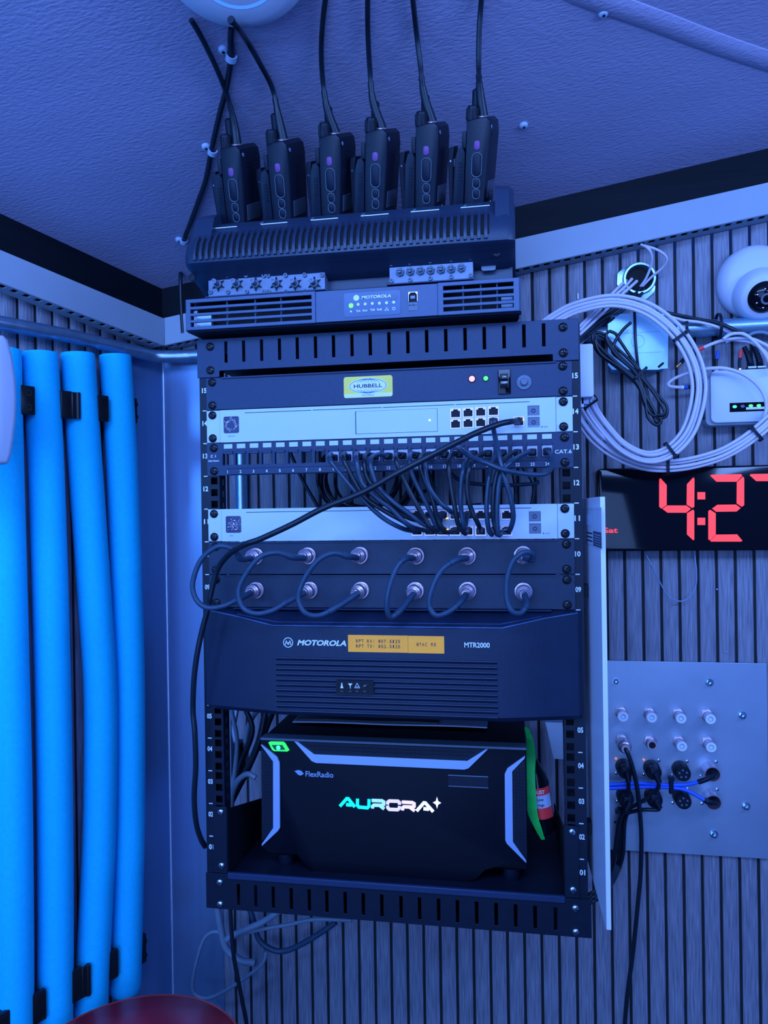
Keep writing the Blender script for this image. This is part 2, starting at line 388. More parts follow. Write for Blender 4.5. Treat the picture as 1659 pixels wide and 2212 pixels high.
# slotted wiring ducts under the boards
def duct(name, M, x0, x1, h, depth, pitch, ph, label, cap0=None):
    t = thing(name, label, 'cable duct', tuple(M @ Vector((x0, 0, -depth/2))))
    mb = MB(M); mb.box(x0, x1, 0, h, -0.0015, 0.0); mb.box(x0, x1, h-.0015, h, -depth, -0.0015); build(mb, 'cover', DUCT, t)
    rects = []; k = math.floor(x0/pitch)
    while k*pitch+ph < x1:
        a = k*pitch+ph
        if a > x0+.002 and a+.0095 < x1-.002: rects.append((a, a+.0095, -depth*0.55, -depth*0.14))
        k += 1
    B = M @ Matrix(((1, 0, 0, 0), (0, 0, -1, 0), (0, 1, 0, 0), (0, 0, 0, 1)))   # local y -> depth, local z -> down
    mb = MB(B)
    # in B: x along, y = world depth axis (z of M), z = -y of M
    mb.plate(x0, x1, -depth, -0.0015, -0.0012, 0.0006, rects)
    build(mb, 'slotted_base', DUCT, t)
    mb = MB(M); mb.box(x0, x1, 0.004, h-.004, -depth, -depth+.002); build(mb, 'back_plate', BLKM, t)
    return t
Mb, Lb = slope_back(YW-0.040, (353, 746), (1659, 461.6))
hh = 0.0465
duct('cable_duct', Mb, 0.0, Lb+0.7, hh, 0.0355, 0.0163, 0.004, 'light grey slotted cable duct sloping up to the right along the back wall')
Ml, Ll = slope_left(0.040, (0, 610), (353, 746))
duct('cable_duct', Ml, -0.8, Ll, hh, 0.0355, 0.0183, 0.004, 'light grey slotted cable duct sloping down along the left wall above the blue foam tubes')

# steel conduit running round the corner
def cable(name, pts, r, m, label, cat, group=None, n=8, sub=6, parent=None):
    mb = MB(); mb.tube(smooth(pts, sub), r, n); o = build(mb, name, m, parent, ang=60)
    if parent is None: tag(o, label, cat, group)
    return o
zc = 1.8085
c0 = [left(-120, 680, .024), left(0, 704, .024), left(80, 722, .024), left(160, 739, .024)]
c0 = [Vector((p.x, p.y, zc+.006)) for p in c0]
cA = CORNER+LD*(-0.075)+LN*.024; cA.z = zc+.001; cB = CORNER+LD*(-0.035)+LN*.026; cB.z = zc-.001
cpts = c0+[cA, cB, Vector((-.400, .268, zc-.001)), Vector((-.36, .272, zc)), Vector((-.2, .274, zc)), Vector((.1, .274, zc)), Vector((.40, .274, zc))]
cable('steel_conduit', cpts, 0.0112, mat('conduit_left', (0.30, 0.42, 0.55), 0.32, 0.8, 0.15, 60), 'bent steel conduit running behind the rack and under the left cable duct', 'pipe', n=16)
t = thing('steel_conduit', 'straight galvanised conduit entering the junction box from the right', 'pipe', (0.55, .274, zc))
mb = MB(); mb.tube([(.425, .274, zc), (1.3, .274, zc+.002)], 0.0128, 20); build(mb, 'pipe', ZINC, t)
mb = MB(); mb.tube([(.419, .274, zc), (.432, .274, zc)], 0.0158, 20); build(mb, 'coupling', ZINC, t)
xq = at(522, 1050, .285).x
mb = MB(); mb.tube([(xq, .284, 1.30), (xq, .284, 1.797)], 0.0105, 18)
tag(build(mb, 'steel_conduit', ZINC, ang=60), 'vertical galvanised conduit seen through the open gap of the rack', 'pipe')

# ------------------------------------------------------------------ the rack
rack = thing('equipment_rack', 'black open wall-mounted equipment rack with numbered rails holding the radio and network gear', 'rack', (0, 0, 0.99))
RX = 0.2515
holes = []
for n in range(-1, 16):
    for h in (0.00635, 0.02222, 0.0381):
        z = 1.05+n*0.04445+h
        if z-.005 > 1.0 and z+.005 < 1.765: holes.append(z)
for s in (-1, 1):
    mb = MB(WF())
    a, b = sorted((s*RX, s*0.226)); hx0, hx1 = sorted((s*0.2278, s*0.2372))
    mb.plate(a, b, 0.9995, 1.764, -0.0022, -0.0002, [(hx0, hx1, z-.0047, z+.0047) for z in holes])
    o = build(mb, 'front_rail', BLK2, rack)
    mb = MB(frame((s*0.226, 0, 0), (0, 1, 0), (0, 0, 1)))
    mb.plate(0.0005, 0.0225, 0.9995, 1.764, -0.001, 0.001, [(0.0075, 0.0155, z-.006, z+.003) for z in holes[::1]])
    build(mb, 'rail_web', BLK2, rack)
    mb = MB(); mb.box(min(s*.2515, s*.226), max(s*.2515, s*.226), .0225, .0240, .9995, 1.764); build(mb, 'rail_back', BLKM, rack)
    mb = MB(); mb.box(min(s*.2515, s*.2495), max(s*.2515, s*.2495), .002, .03, .9995, 1.764); build(mb, 'rail_side', BLK2, rack)
    for z in (1.745, 1.0):
        mb = MB(); mb.box(min(s*.250, s*.228), max(s*.250, s*.228), .02, .2985, z, z+.012); build(mb, 'side_arm', BLKM, rack)
mb = MB(); mb.box(-.25, .25, .2955, .2985, 1.742, 1.760); build(mb, 'rear_crossbar', BLKM, rack)
# top slotted panel
zt0, zt1 = U(15)+.0002, 1.7687
def slots(pxs, k, y0s, y1s, y):
    out = []
    n = len(pxs)
    for i, q in enumerate(pxs):
        p = at(*q, y); out.append(p.x)
    return out
sx = [at(px, 765-30*(px-489)/686, 0).x for px in (489, 527.3, 566, 604.6, 643, 682.4, 721.2, 761, 800.4, 840.8, 881.5, 922.2, 963.4, 1005, 1046.4, 1089, 1131.9, 1174.5)]
mb = MB(WF()); mb.plate(-.2535, .2500, zt0, zt1, 0.0, 0.002, [(x-.0021, x+.0021, 1.7360, 1.7645) for x in sx]+[(-.222, .218, zt0-.001, zt0+.0085)])
build(mb, 'top_panel', BLK, rack, bevel=.0004)
mb = MB(WF()); mb.box(-.2535, .2500, 1.7672, 1.7687, -.294, 0.0); mb.box(-.222, .218, zt0+.0085, zt0+.0100, -.20, 0.0); build(mb, 'top_cover', BLKM, rack)
sx = [at(px, 1928+40*(px-513)/690, -.004).x for px in (513.7, 551, 589, 628, 667, 705, 744.7, 784, 824, 865.6, 905.7, 947, 987.7, 1029.3, 1071.5, 1113.7, 1155.9, 1200)]
mb = MB(WF()); mb.plate(-.2525, .2550, .9972, 1.0450, 0.0, 0.002, [(x-.0021, x+.0021, 1.0040, 1.0325) for x in sx])
build(mb, 'bottom_panel', BLK2, rack, bevel=.0004)
mb = MB(WF()); mb.box(-.2525, .2550, .9972, .9985, -.29, 0.0); build(mb, 'bottom_cover', BLKM, rack)
# rail numbers and unit ticks
for n in range(1, 16):
    sL = {15: '15', 14: '14', 13: '13', 12: '12', 11: '11', 10: '10', 9: '09', 1: '01'}.get(n, '%02d' % n)
    if n in (6, 7, 8): continue
    zn = U(n-1)+.0275 if n > 6 else U(n-1)+.0300
    text(sL, WF(), -.2445, zn, INK, rack, h=.0068, wd=.0068, bold=.03, name='unit_number', z=.0002)
    text(sL, WF(), .2450, zn-.002, INK, rack, h=.0068, wd=.0068, bold=.03, name='unit_number', z=.0002)
for n in range(1, 15):
    if n in (6, 7): continue
    for s in (-1, 1):
        mb = MB(WF()); x = s*.2445; mb.box(x-.0027, x+.0027, U(n)-.0006, U(n)+.0006, 0.0, 0.0004); build(mb, 'unit_tick', INK, rack)

# screws
def screw_mesh(name, m, r=.0056, h=.0034):
    mb = MB(); mb.lathe(0, 0, [(r*1.0, 0), (r, h*.35), (r*.82, h*.75), (r*.45, h*.97), (.0003, h)], 18)
    bmx = mb
    return mesh_of(bmx, name, m)
def cross_mesh(m, r=.0056, h=.0034):
    mb = MB(); w_ = r*.13; l = r*.55
    for a, b in ((l, w_), (w_, l)): mb.box(-a, a, -b, b, h*.80, h*1.03)
    return mesh_of(mb, 'cross_recess', m)
ME_S = screw_mesh('screw_head', SCRW); ME_C = cross_mesh(DARK)
ME_SS = screw_mesh('bright_screw_head', SCRS, .0045, .003); ME_CS = cross_mesh(INKD, .0045, .003)
def screw(parent, x, z, y=0.0, bright=False, name='mounting_screw'):
    M = WF(y, x, z) @ Matrix.Rotation(random.uniform(0, 1.5), 4, 'Z')
    s = inst(name, ME_SS if bright else ME_S, parent, M)
    c = bpy.data.objects.new('cross_recess', ME_CS if bright else ME_C); COL.objects.link(c); c.parent = s
    return s
SXL, SXR = -.2325, .2300
for z in (1.7585, 1.7265):
    for x in (SXL-.002, SXR+.001): screw(rack, x, z, -.002)
for z in (1.0335, 1.0040):
    for x in (SXL, SXR+.0055): screw(rack, x, z+(-.0 if x < 0 else 0), -.002, True)
def ears(parent, n, nu=1, y=-.002, off=0.0, lo=.0066, hi=.0378):
    for x in (SXL, SXR):
        screw(parent, x+off, U(n-nu)+lo, y); screw(parent, x+off, U(n)-.04445+hi, y)

# U15 power strip
P = thing('power_conditioner', 'black rack power strip with yellow label, red and green lamps and rocker switch', 'power strip', (0, .06, U(14)))
mb = MB(WF()); mb.box(-.2413, .2413, U(14)+.0006, U(15)-.0006, 0.0, .002); build(mb, 'faceplate', BLK, P, bevel=.0005)
mb = MB(WF()); mb.box(-.219, .219, U(14)+.001, U(15)-.001, -.12, 0.0); build(mb, 'housing', BLKM, P)
mb = MB(WF()); mb.box(-.219, .222, U(15)-.0022, U(15)-.0006, .002, .0045); build(mb, 'top_lip', BLK, P)
ears(P, 15)
q0, q1 = at(743.5, 836), at(848.5, 832); zmid = at(796, 836).z
mb = MB(WF(-.002)); mb.rbox(q0.x, q1.x, zmid-.0138, zmid+.0138, 0, .0004, .003); lb = build(mb, 'badge', YELL, P)
mb = MB(WF(-.0024)); mb.prism(rr(q0.x+.0006, q1.x-.0006, zmid-.0132, zmid-.0088, .002), 0, .0002); build(mb, 'badge_band', INK, lb)
cx = (q0.x+q1.x)/2
def ell(a, b, n=40): return [(cx+a*math.cos(2*PI*i/n), zmid+.0012+b*math.sin(2*PI*i/n)) for i in range(n)]
mb = MB(WF(-.0024)); mb.prism(ell(.0258, .0104), 0, .0002); build(mb, 'badge_oval', INK, lb)
OVB = mat('badge_blue', (0.04, 0.12, 0.35), .5)
mb = MB(WF(-.0027)); e1, e2 = ell(.0246, .0094), ell(.0240, .0088)
R = [[mb.v((x, y, .0001)) for x, y in e] for e in (e1, e2)]
for i in range(40): mb.f([R[0][i], R[0][(i+1) % 40], R[1][(i+1) % 40], R[1][i]])
for k in (-.8, -.55, -.3, -.08, .08, .3, .55, .8):
    for sg in (1, -1):
        p = [Vector((cx+k*.0235*math.cos(t)**.5*(.25+.75*1), zmid+.0012+sg*.0088*math.sin(t))) for t in (0.45, .8, 1.15, 1.5)]
        p = [Vector((cx+k*.021*math.cos(t)+.0, zmid+.0012+sg*.0088*math.sin(t))) for t in (.5, .8, 1.1, 1.45)]
        for a, b in zip(p[:-1], p[1:]):
            d = (b-a).normalized()*.00022; nrm = Vector((-d.y, d.x))
            mb.f([mb.v((*(a+nrm), .0001)), mb.v((*(a-nrm), .0001)), mb.v((*(b-nrm), .0001)), mb.v((*(b+nrm), .0001))])
build(mb, 'badge_globe', OVB, lb)
text('HUBBELL', WF(-.0027), cx, zmid+.0012, INKD, lb, h=.0048, wd=.0375, bold=.01)
text('MCCPSS19', WF(-.0026), cx, zmid-.0110, INKG, lb, h=.0020, wd=.0160)
for px, pz, m_, nm, r_ in ((1019.5, 818.5, L_RED, 'red_lamp', .0037), (1049.5, 817.5, L_GRN, 'green_lamp', .0029)):
    p = at(px, pz, -.002); mb = MB(WF(-.002, p.x, p.z)); mb.ring(0, 0, r_*1.0, r_*1.35, 0, .001)
    h_ = build(mb, 'lamp_bezel', BLKM, P)
    mb = MB(WF(-.002, p.x, p.z)); mb.lathe(0, 0, [(r_, 0), (r_, .001), (r_*.8, .0022), (.0004, .0028)]); build(mb, nm, m_, h_)
a, b = at(1075.5, 798.5, -.002), at(1103.5, 851, -.002)
mb = MB(WF(-.002)); mb.rbox(a.x, b.x, b.z, a.z, 0, .0025, .001, .0006); rk = build(mb, 'rocker_switch', GLS, P)
xm = (a.x+b.x)/2; zm_ = (a.z+b.z)/2
mb = MB(WF(-.0045)); mb.loft([[(xm-.0052, zm_-.0090, 0), (xm+.0052, zm_-.0090, 0), (xm+.0052, zm_-.0090, .0048), (xm-.0052, zm_-.0090, .0048)],
    [(xm-.0052, zm_, 0), (xm+.0052, zm_, 0), (xm+.0052, zm_, .0010), (xm-.0052, zm_, .0010)],
    [(xm-.0052, zm_+.0095, 0), (xm+.0052, zm_+.0095, 0), (xm+.0052, zm_+.0095, .0028), (xm-.0052, zm_+.0095, .0028)]])
build(mb, 'rocker', GLS, rk, bevel=.0004)
text('OFF', WF(-.0075), xm, zm_-.0022, INK, rk, h=.0022, wd=.0062, bold=.01, z=.0005)
text('ON', WF(-.0068), xm, zm_+.0055, INK, rk, h=.0022, wd=.0048, bold=.01, z=.0009)
p = at(1132, 826, -.002); mb = MB(WF(-.002, p.x, p.z)); mb.ring(0, 0, .0045, .0092, 0, .0016); br = build(mb, 'breaker_collar', SGREY, P, bevel=.0003)
mb = MB(WF(-.002, p.x, p.z)); mb.lathe(0, 0, [(.0044, 0), (.0044, .0055), (.0036, .0062), (.0003, .0062)]); build(mb, 'breaker_button', SGREY, br)
for i, ch in enumerate('RESET'): 
    an = math.radians(140-25*i); text(ch, WF(-.0037, p.x, p.z), .0068*math.cos(an), .0068*math.sin(an), INKG, br, h=.0021, rot=an-PI/2)
for i, ch in enumerate('15 AMPS'):
    if ch == ' ': continue
    an = math.radians(215+20*i); text(ch, WF(-.0037, p.x, p.z), .0068*math.cos(an), .0068*math.sin(an), INKG, br, h=.0019, rot=an+PI/2)

# rack-mounted white switches
PORT = mat('port_recess', (0.008, 0.010, 0.018), .5, spec=.2); LILAC = mat('keystone_white', (0.45, 0.50, 0.75), .45)
SFP = mat('sfp_grey', (0.14, 0.17, 0.24), .5)
def rj_mesh():
    mb = MB(); mb.plate(-.0068, .0068, -.0062, .0062, -.0012, .0006, [(-.0056, .0056, -.0048, .0030), (-.0030, .0030, .0030, .0050)])
    return mesh_of(mb, 'port_shell', NICK)
RJ = rj_mesh()
mbx = MB(); mbx.box(-.0062, .0062, -.0056, .0056, -.0032, -.0018); RJB = mesh_of(mbx, 'port_back', PORT)
def netdev(label, n, ports, sfp_px, logo_px, nm, drive=None, ledpx=None, yface=-.0032):
    D = thing('network_switch', label, 'network switch', (0, .08, U(n-1)))
    zb_, zt_ = U(n-1)+.0005, U(n)-.0005
    for xa_, xb_ in ((-.2413, -.2217), (.2209, .2413)):
        mb = MB(WF()); mb.box(xa_, xb_, zb_, zt_, 0, .002); build(mb, 'mounting_ear', WHT, D, bevel=.0008)
    rects = [(x-.0068, x+.0068, z-.0062, z+.0062) for x, z in ports]
    mb = MB(WF()); mb.plate(-.2213, .2205, zb_, zt_, -.0, -yface, rects+[(x-.0073, x+.0073, z-.0063, z+.0063) for x, z in sfp_px])
    build(mb, 'front_panel', WHT, D)
    mb = MB(WF()); mb.box(-.2200, .2190, zb_, zt_, -.18, -.009); build(mb, 'housing', ALUD, D)
    ears(D, n, y=-.002)
    vz = U(n)-.0052
    mb = MB(WF(yface))
    e = [-.1845+.0995*k*1.0 for k in range(5)]
    for k in range(4): mb.box(-.1865+.0942*k, -.1865+.0942*k+.0925, vz-.0004, vz+.0004, 0, .0002)
    build(mb, 'vent_line', INKD, D)
    for x, z in ports:
        s = inst('ethernet_port', RJ, D, WF(yface, x, z)); c = bpy.data.objects.new('port_back', RJB); COL.objects.link(c); c.parent = s
    for x, z in sfp_px:
        mb = MB(WF(yface)); mb.box(x-.0071, x+.0071, z-.0061, z+.0061, -.006, -.0006); sf = build(mb, 'fibre_port', SFP, D, bevel=.0003)
        mb = MB(WF(yface)); mb.ring(x, z, .0018, .0026, -.0006, .0004, 14); build(mb, 'latch_loop', INKD, sf)
    if len(sfp_px) == 2:
        mz = (sfp_px[0][1]+sfp_px[1][1])/2; mb = MB(WF(yface)); mb.box(sfp_px[0][0]-.0072, sfp_px[0][0]+.0072, mz-.0012, mz+.0012, 0, .0006); build(mb, 'light_bar', LILAC, D)
    # status screen with its particle ring
    x, z = logo_px; mb = MB(WF(yface)); mb.rbox(x-.0107, x+.0107, z-.0112, z+.0112, 0, .0006, .0022); sc = build(mb, 'status_screen', mat('screen_glass_'+nm, (.05, .06, .13), .15), D)
    rnd = random.Random(n); mb = MB(WF(yface-.0006))
    mb2 = MB(WF(yface-.0006))
    for k in range(90):
        an = rnd.uniform(0, 2*PI); rr_ = rnd.gauss(.0072, .0013) if nm == 'a' else abs(rnd.gauss(.006, .0032))
        px_, pz_ = rr_*math.cos(an), rr_*math.sin(an); s_ = rnd.uniform(.00018, .00042)
        if abs(px_) < .0098 and abs(pz_) < .0102:
            (mb if k % 3 else mb2).cyl(x+px_, z+pz_, s_, 0, .00015, 6)
    build(mb, 'screen_dots', L_SPARK, sc); build(mb2, 'screen_dots', L_WHT, sc)
    text('UDM Pro' if nm == 'a' else 'USW', WF(yface), x+(-.0 if nm == 'a' else -.003), z-.0152, INKG, D, h=.0018)
    text('RESET', WF(yface), .2085, U(n-1)+.0072, INKG, D, h=.0015)
    mb = MB(WF(yface)); mb.cyl(.2035, U(n-1)+.0072, .0008, 0, .0002, 10); build(mb, 'reset_hole', INKD, D)
    return D
pts14 = []
for r_, yy in ((0, 894.5), (1, 917)):
    for i in range(4):
        p = at(*zz('F', (570, 669, 769, 870)[i], (198, 192, 186, 180)[i]+r_*84), 0); pts14.append((p.x, p.z))
pw = W('F', 1070, 262); s1, s2 = W('F', 1188, 175), W('F', 1190, 268); lg = W('E', 375, 288)
D14 = netdev('upper white rack network gateway with eight ports and a blank drive bay', 14, pts14+[(pw.x, pw.z)], [(s1.x, s1.z), (s2.x, s2.z)], (lg.x, lg.z), 'a')
a, b = at(768.5, 890), at(946, 935)
mb = MB(WF(-.0032)); xa, xb, za, zb_ = a.x, b.x, at(857, 935.5).z, at(857, 886).z
mb.box(xa, xb, za, zb_, 0, .0003); bay = build(mb, 'drive_bay_gap', INKD, D14)
mb = MB(WF(-.0035)); mb.box(xa+.0012, xb-.0004, za+.0004, zb_-.0004, 0, .0006); build(mb, 'drive_bay_cover', WHT, bay)
p = at(929, 908.5); mb = MB(WF(-.0041)); mb.cyl(p.x, p.z, .0014, 0, .0004, 12); build(mb, 'drive_lamp', L_WHT, bay)
mb = MB(WF(-.0032)); mb.box(s1.x-.0075, s1.x+.0075, U(13)+.0075, U(13)+.0090, 0, .0002); build(mb, 'print_bar', INKG, D14)
cols11 = [265, 366, 467, 567, 668, 769, 872, 975]
pts11 = []
for yy in (1003, 1130):
    for cx_ in cols11:
        p = W('F', cx_, yy); pts11.append((p.x, p.z))
s1, s2 = W('F', 1199, 1015), W('F', 1201, 1112); lg = W('E', 392, 1079)
D11 = netdev('lower white rack network switch fed by the bundle of dark patch cables', 11, pts11, [(s1.x, s1.z), (s2.x, s2.z)], (lg.x, lg.z), 'b')
for i, (fx, fy) in enumerate(((460, 985), (350, 1108), (500, 1030), (500, 1120), (360, 1118))):
    p = W('F', fx, fy, -.0045); mb = MB(WF(-.0036)); mb.box(p.x-.0017, p.x+.0017, p.z-.0009, p.z+.0009, 0, .0008); build(mb, 'link_lamp', L_AMB, D11)

# U13 patch panel
PP = thing('patch_bay', 'black patch panel with twenty-four numbered ports, ports nine to twenty-four cabled', 'patch bay', (0, .01, U(12)))
x1_, x24 = W('E', 350, 560).x, W('F', 1297, 540).x
PX = [x1_+(x24-x1_)*i/23 for i in range(24)]
# slightly uneven steps between groups follow the photograph
pz_lab, pz_open = W('E', 665, 450).z, W('E', 665, 555).z
mb = MB(WF()); mb.plate(-.2413, .2413, U(12)+.0004, U(13)-.0004, 0, .002, [(x-.0066, x+.0066, pz_open-.0072, pz_open+.0072) for x in PX])
build(mb, 'faceplate', BLK, PP)
mb = MB(WF()); mb.box(-.212, .209, U(12)+.0008, U(12)+.0095, .002, .006); build(mb, 'lower_lip', BLK, PP, bevel=.0008)
for i, x in enumerate(PX):
    mb = MB(WF(-.002)); mb.box(x-.0060, x+.0060, pz_lab-.0031, pz_lab+.0031, 0, .0012); build(mb, 'label_window', WHT, PP, bevel=.0003)
    mb = MB(WF(-.002)); mb.box(x-.0062, x+.0062, pz_open+.0072, pz_open+.0108, 0, .0028); mb.box(x-.0073, x-.0066, pz_open-.0075, pz_open+.0085, 0, .0042); fr = build(mb, 'port_frame', BLK, PP, bevel=.0003)
    text(str(i+1), WF(-.006), x, U(12)+.0050, INK, PP, h=.0040, name='port_number', z=.0002, bold=.015)
    if i >= 8:
        mb = MB(WF()); mb.plate(x-.0063, x+.0063, pz_open-.0068, pz_open+.0068, -.004, .0026, [(x-.0048, x+.0048, pz_open-.0062, pz_open+.0025)])
        build(mb, 'keystone_jack', LILAC, PP)
        mb = MB(WF()); mb.box(x-.006, x+.006, pz_open-.0066, pz_open+.0066, -.02, -.0045); build(mb, 'jack_back', PORT, PP)
text('CAT.6', WF(-.002), W('F', 1425, 500).x, W('F', 1425, 500).z, INK, PP, h=.0048, wd=.0205, bold=.012)
p = W('E', 232, 574); text('Cable Matters', WF(-.002), p.x, p.z, INK, PP, h=.0024, wd=.0158, bold=.012)
p = W('E', 230, 538); text('C', WF(-.002), p.x-.0022, p.z, INK, PP, h=.0036, bold=.02); text('1', WF(-.002), p.x+.003, p.z, INK, PP, h=.0036, bold=.02)
ears(PP, 13, off=.001)

# U10 and U9 bulkhead panels with coax connectors
BLK3 = mat('bulkhead_black', (0.006, 0.017, 0.050), .48, 0, .1, 300, bump=.15, bscale=900)
def bulkhead(n, pxs, label):
    B = thing('bulkhead_panel', label, 'connector panel', (0, .02, U(n-1)), 'six-way coax bulkhead panels')
    mb = MB(WF()); mb.box(-.2413, .2413, U(n-1)+.0006, U(n)-.0006, 0, .002); build(mb, 'faceplate', BLK3, B, bevel=.0004)
    mb = MB(WF()); mb.box(-.2205, .2215, U(n)-.0020, U(n)-.0006, .002, .0045); build(mb, 'top_lip', BLK, B)
    mb = MB(WF()); mb.box(-.218, .218, U(n-1)+.0010, U(n)-.0012, -.02, 0); build(mb, 'back_flange', BLKM, B)
    ears(B, n, off=.0012)
    ps = []
    for q in pxs:
        p = at(*q, -.014)
        f = WF(-.002, p.x, p.z)
        c = inst('coax_socket', ME_SOCK, B, f); nk = bpy.data.objects.new('socket_nut', ME_NUT); COL.objects.link(nk); nk.parent = c
        ps.append(p)
    return B, ps
mb = MB(); mb.lathe(0, 0, [(.0112, 0), (.0115, .0012), (.0112, .0022), (.0104, .0026), (.0104, .0050), (.0085, .0052), (.0085, .008)], 28); ME_SOCK = mesh_of(mb, 'coax_socket', NICK)
mb = MB(); mb.prism([(.0098*math.cos(k*PI/3), .0098*math.sin(k*PI/3)) for k in range(6)], .0045, .0075, .0006); ME_NUT = mesh_of(mb, 'socket_nut', NICK)
top6 = [(546, 1203), (660, 1202), (774, 1201), (896, 1202), (1008, 1202), (1130, 1200)]
bot6 = [(547, 1277), (664, 1277), (776, 1277), (895, 1278), (1009, 1278), (1131, 1280)]
B10, T6 = bulkhead(10, top6, 'upper black bulkhead panel with a row of six coax jumpers plugged in')
B9, D6 = bulkhead(9, bot6, 'lower black bulkhead panel where the six coax jumper loops end')
# ------------------------------------------------------------------ coax jumper loops
def plug_profile(): return [(.0098, .0), (.0100, .0015), (.0092, .0022), (.0098, .003), (.0098, .009), (.0088, .0100), (.0078, .0108), (.0078, .0125), (.0066, .0135), (.0060, .0175), (.0048, .0185), (.0046, .0215)]
mb = MB(); mb.lathe(0, 0, plug_profile(), 26); ME_PLUG = mesh_of(mb, 'coax_plug', NICK)
loops = [
 ('G', [(520, 215), (440, 210), (385, 135), (260, 112), (130, 215), (62, 390), (80, 520), (165, 597), (300, 588), (420, 535), (515, 490)]),
 ('G', [(945, 215), (850, 197), (735, 162), (600, 195), (485, 330), (425, 470), (460, 600), (570, 647), (700, 620), (820, 550), (935, 490)]),
 ('G', [(1360, 210), (1290, 190), (1180, 167), (1060, 222), (950, 370), (902, 520), (950, 635), (1060, 663), (1200, 600), (1370, 500)]),
 ('H', [(205, 190), (145, 190), (85, 262), (35, 400), (18, 520), (42, 605), (115, 560), (205, 450)]),
 ('H', [(590, 190), (510, 200), (405, 280), (338, 420), (325, 530), (375, 595), (470, 565), (545, 500), (588, 450)]),
 ('H', [(1010, 190), (1058, 195), (1062, 155), (1000, 145), (925, 205), (882, 330), (880, 480), (915, 565), (975, 578), (1020, 520), (1008, 450)])]
cl = ['leftmost coax jumper cable looping out past the left rail of the rack', 'second coax jumper loop from the left on the bulkhead panels', 'third coax jumper loop from the left, beneath the lower white switch',
      'fourth coax jumper from the left with pale printing on its narrow loop', 'fifth coax jumper loop from the left on the bulkhead panels', 'rightmost coax jumper loop, nearest the right rail']
for i, (k, pts) in enumerate(loops):
    t = thing('coax_jumper', cl[i], 'coax cable', tuple(T6[i]), 'coax jumpers looped between the bulkhead panels')
    n = len(pts); world = []
    for j, q in enumerate(pts):
        e = min(j, n-1-j); y = (-.034, -.050, -.060, -.066)[min(e, 3)]
        world.append(W(k, q[0], q[1], y))
    a, b = Vector((T6[i].x, -.012, T6[i].z)), Vector((D6[i].x, -.012, D6[i].z))
    world = [Vector((world[0].x*.5+a.x*.5, -.026, world[0].z*.5+a.z*.5))]+world[1:-1]+[Vector((world[-1].x*.5+b.x*.5, -.026, world[-1].z*.5+b.z*.5))]
    mb = MB(); sm = smooth(world, 8); mb.tube(sm, .0034, 12); build(mb, 'cable', COAXJ, t, ang=60)
    for e_, pos in ((0, T6[i]), (1, D6[i])):
        wp = world[1] if e_ == 0 else world[-2]
        base = Vector((pos.x, -.0085, pos.z)); d = (Vector((wp.x, -.045, wp.z))-base); d.normalize(); d = (d*.5+Vector((0, -1, 0))*.8).normalized()
        u = Vector((1, 0, 0))-d*d.x; u.normalize(); v = d.cross(u)
        M = Matrix(((u.x, v.x, d.x, base.x), (u.y, v.y, d.y, base.y), (u.z, v.z, d.z, base.z), (0, 0, 0, 1)))
        inst('coax_plug', ME_PLUG, t, M)
        kk = 8 if e_ == 0 else len(sm)-9
        mb = MB(); seg = sm[:12] if e_ == 0 else sm[-12:]; mb.tube(seg, .0041, 12); build(mb, 'cable_boot', COAXJ, t, ang=60)

# ------------------------------------------------------------------ patch cords
cords = {
 9: [(-388, 530), (-425, 520), (-435, 560), (-330, 700), (-190, 860), (-20, 1020), (140, 1110), (265, 1135)],
 10: [(-282, 525), (-315, 515), (-325, 555), (-250, 710), (-150, 865), (0, 970), (150, 1055), (265, 1075)],
 11: [(-174, 520), (-215, 512), (-222, 560), (-180, 740), (-60, 870), (60, 960), (200, 1090), (366, 1135)],
 12: [(-64, 520), (-140, 520), (-160, 580), (-130, 720), (0, 870), (120, 985), (260, 1045), (330, 1050)],
 13: [(43, 530), (-60, 525), (-112, 580), (-60, 760), (60, 890), (180, 980), (300, 1070), (400, 1115), (467, 1135)],
 14: [(155, 530), (100, 520), (92, 560), (140, 690), (230, 870), (320, 1030), (390, 1130), (430, 1150)],
 15: [(270, 520), (215, 515), (200, 570), (230, 700), (310, 860), (380, 1010), (430, 1120), (467, 1020)],
 16: [(380, 520), (300, 530), (285, 590), (320, 720), (385, 880), (420, 1020), (480, 1135), (567, 1135)],
 17: [(490, 520), (400, 515), (330, 580), (350, 760), (430, 890), (520, 970), (567, 1010)],
 18: [(605, 535), (535, 525), (512, 600), (530, 760), (565, 960), (590, 1080), (640, 1150), (668, 1140)],
 19: [(715, 520), (665, 540), (630, 640), (610, 800), (612, 960), (640, 1110), (668, 1020)],
 20: [(825, 515), (740, 540), (680, 620), (660, 790), (690, 950), (750, 1080), (769, 1135)],
 21: [(945, 520), (870, 560), (840, 680), (822, 820), (815, 960), (830, 1110), (855, 1160), (872, 1140)],
 22: [(1062, 515), (1000, 520), (930, 600), (885, 730), (868, 880), (872, 1040), (900, 1160), (880, 1020)],
 23: [(1180, 520), (1100, 525), (1000, 590), (930, 690), (905, 850), (898, 1010), (910, 1160), (940, 1140), (975, 1135)]}
mb = MB(); mb.rbox(-.0052, .0052, -.0046, .0040, -.004, .0095, .0015, .001); mb.lathe(0, 0, [(.0044, .009), (.0040, .014), (.0034, .018)], 12)
ME_RJ = mesh_of(mb, 'cable_plug', BLK2)
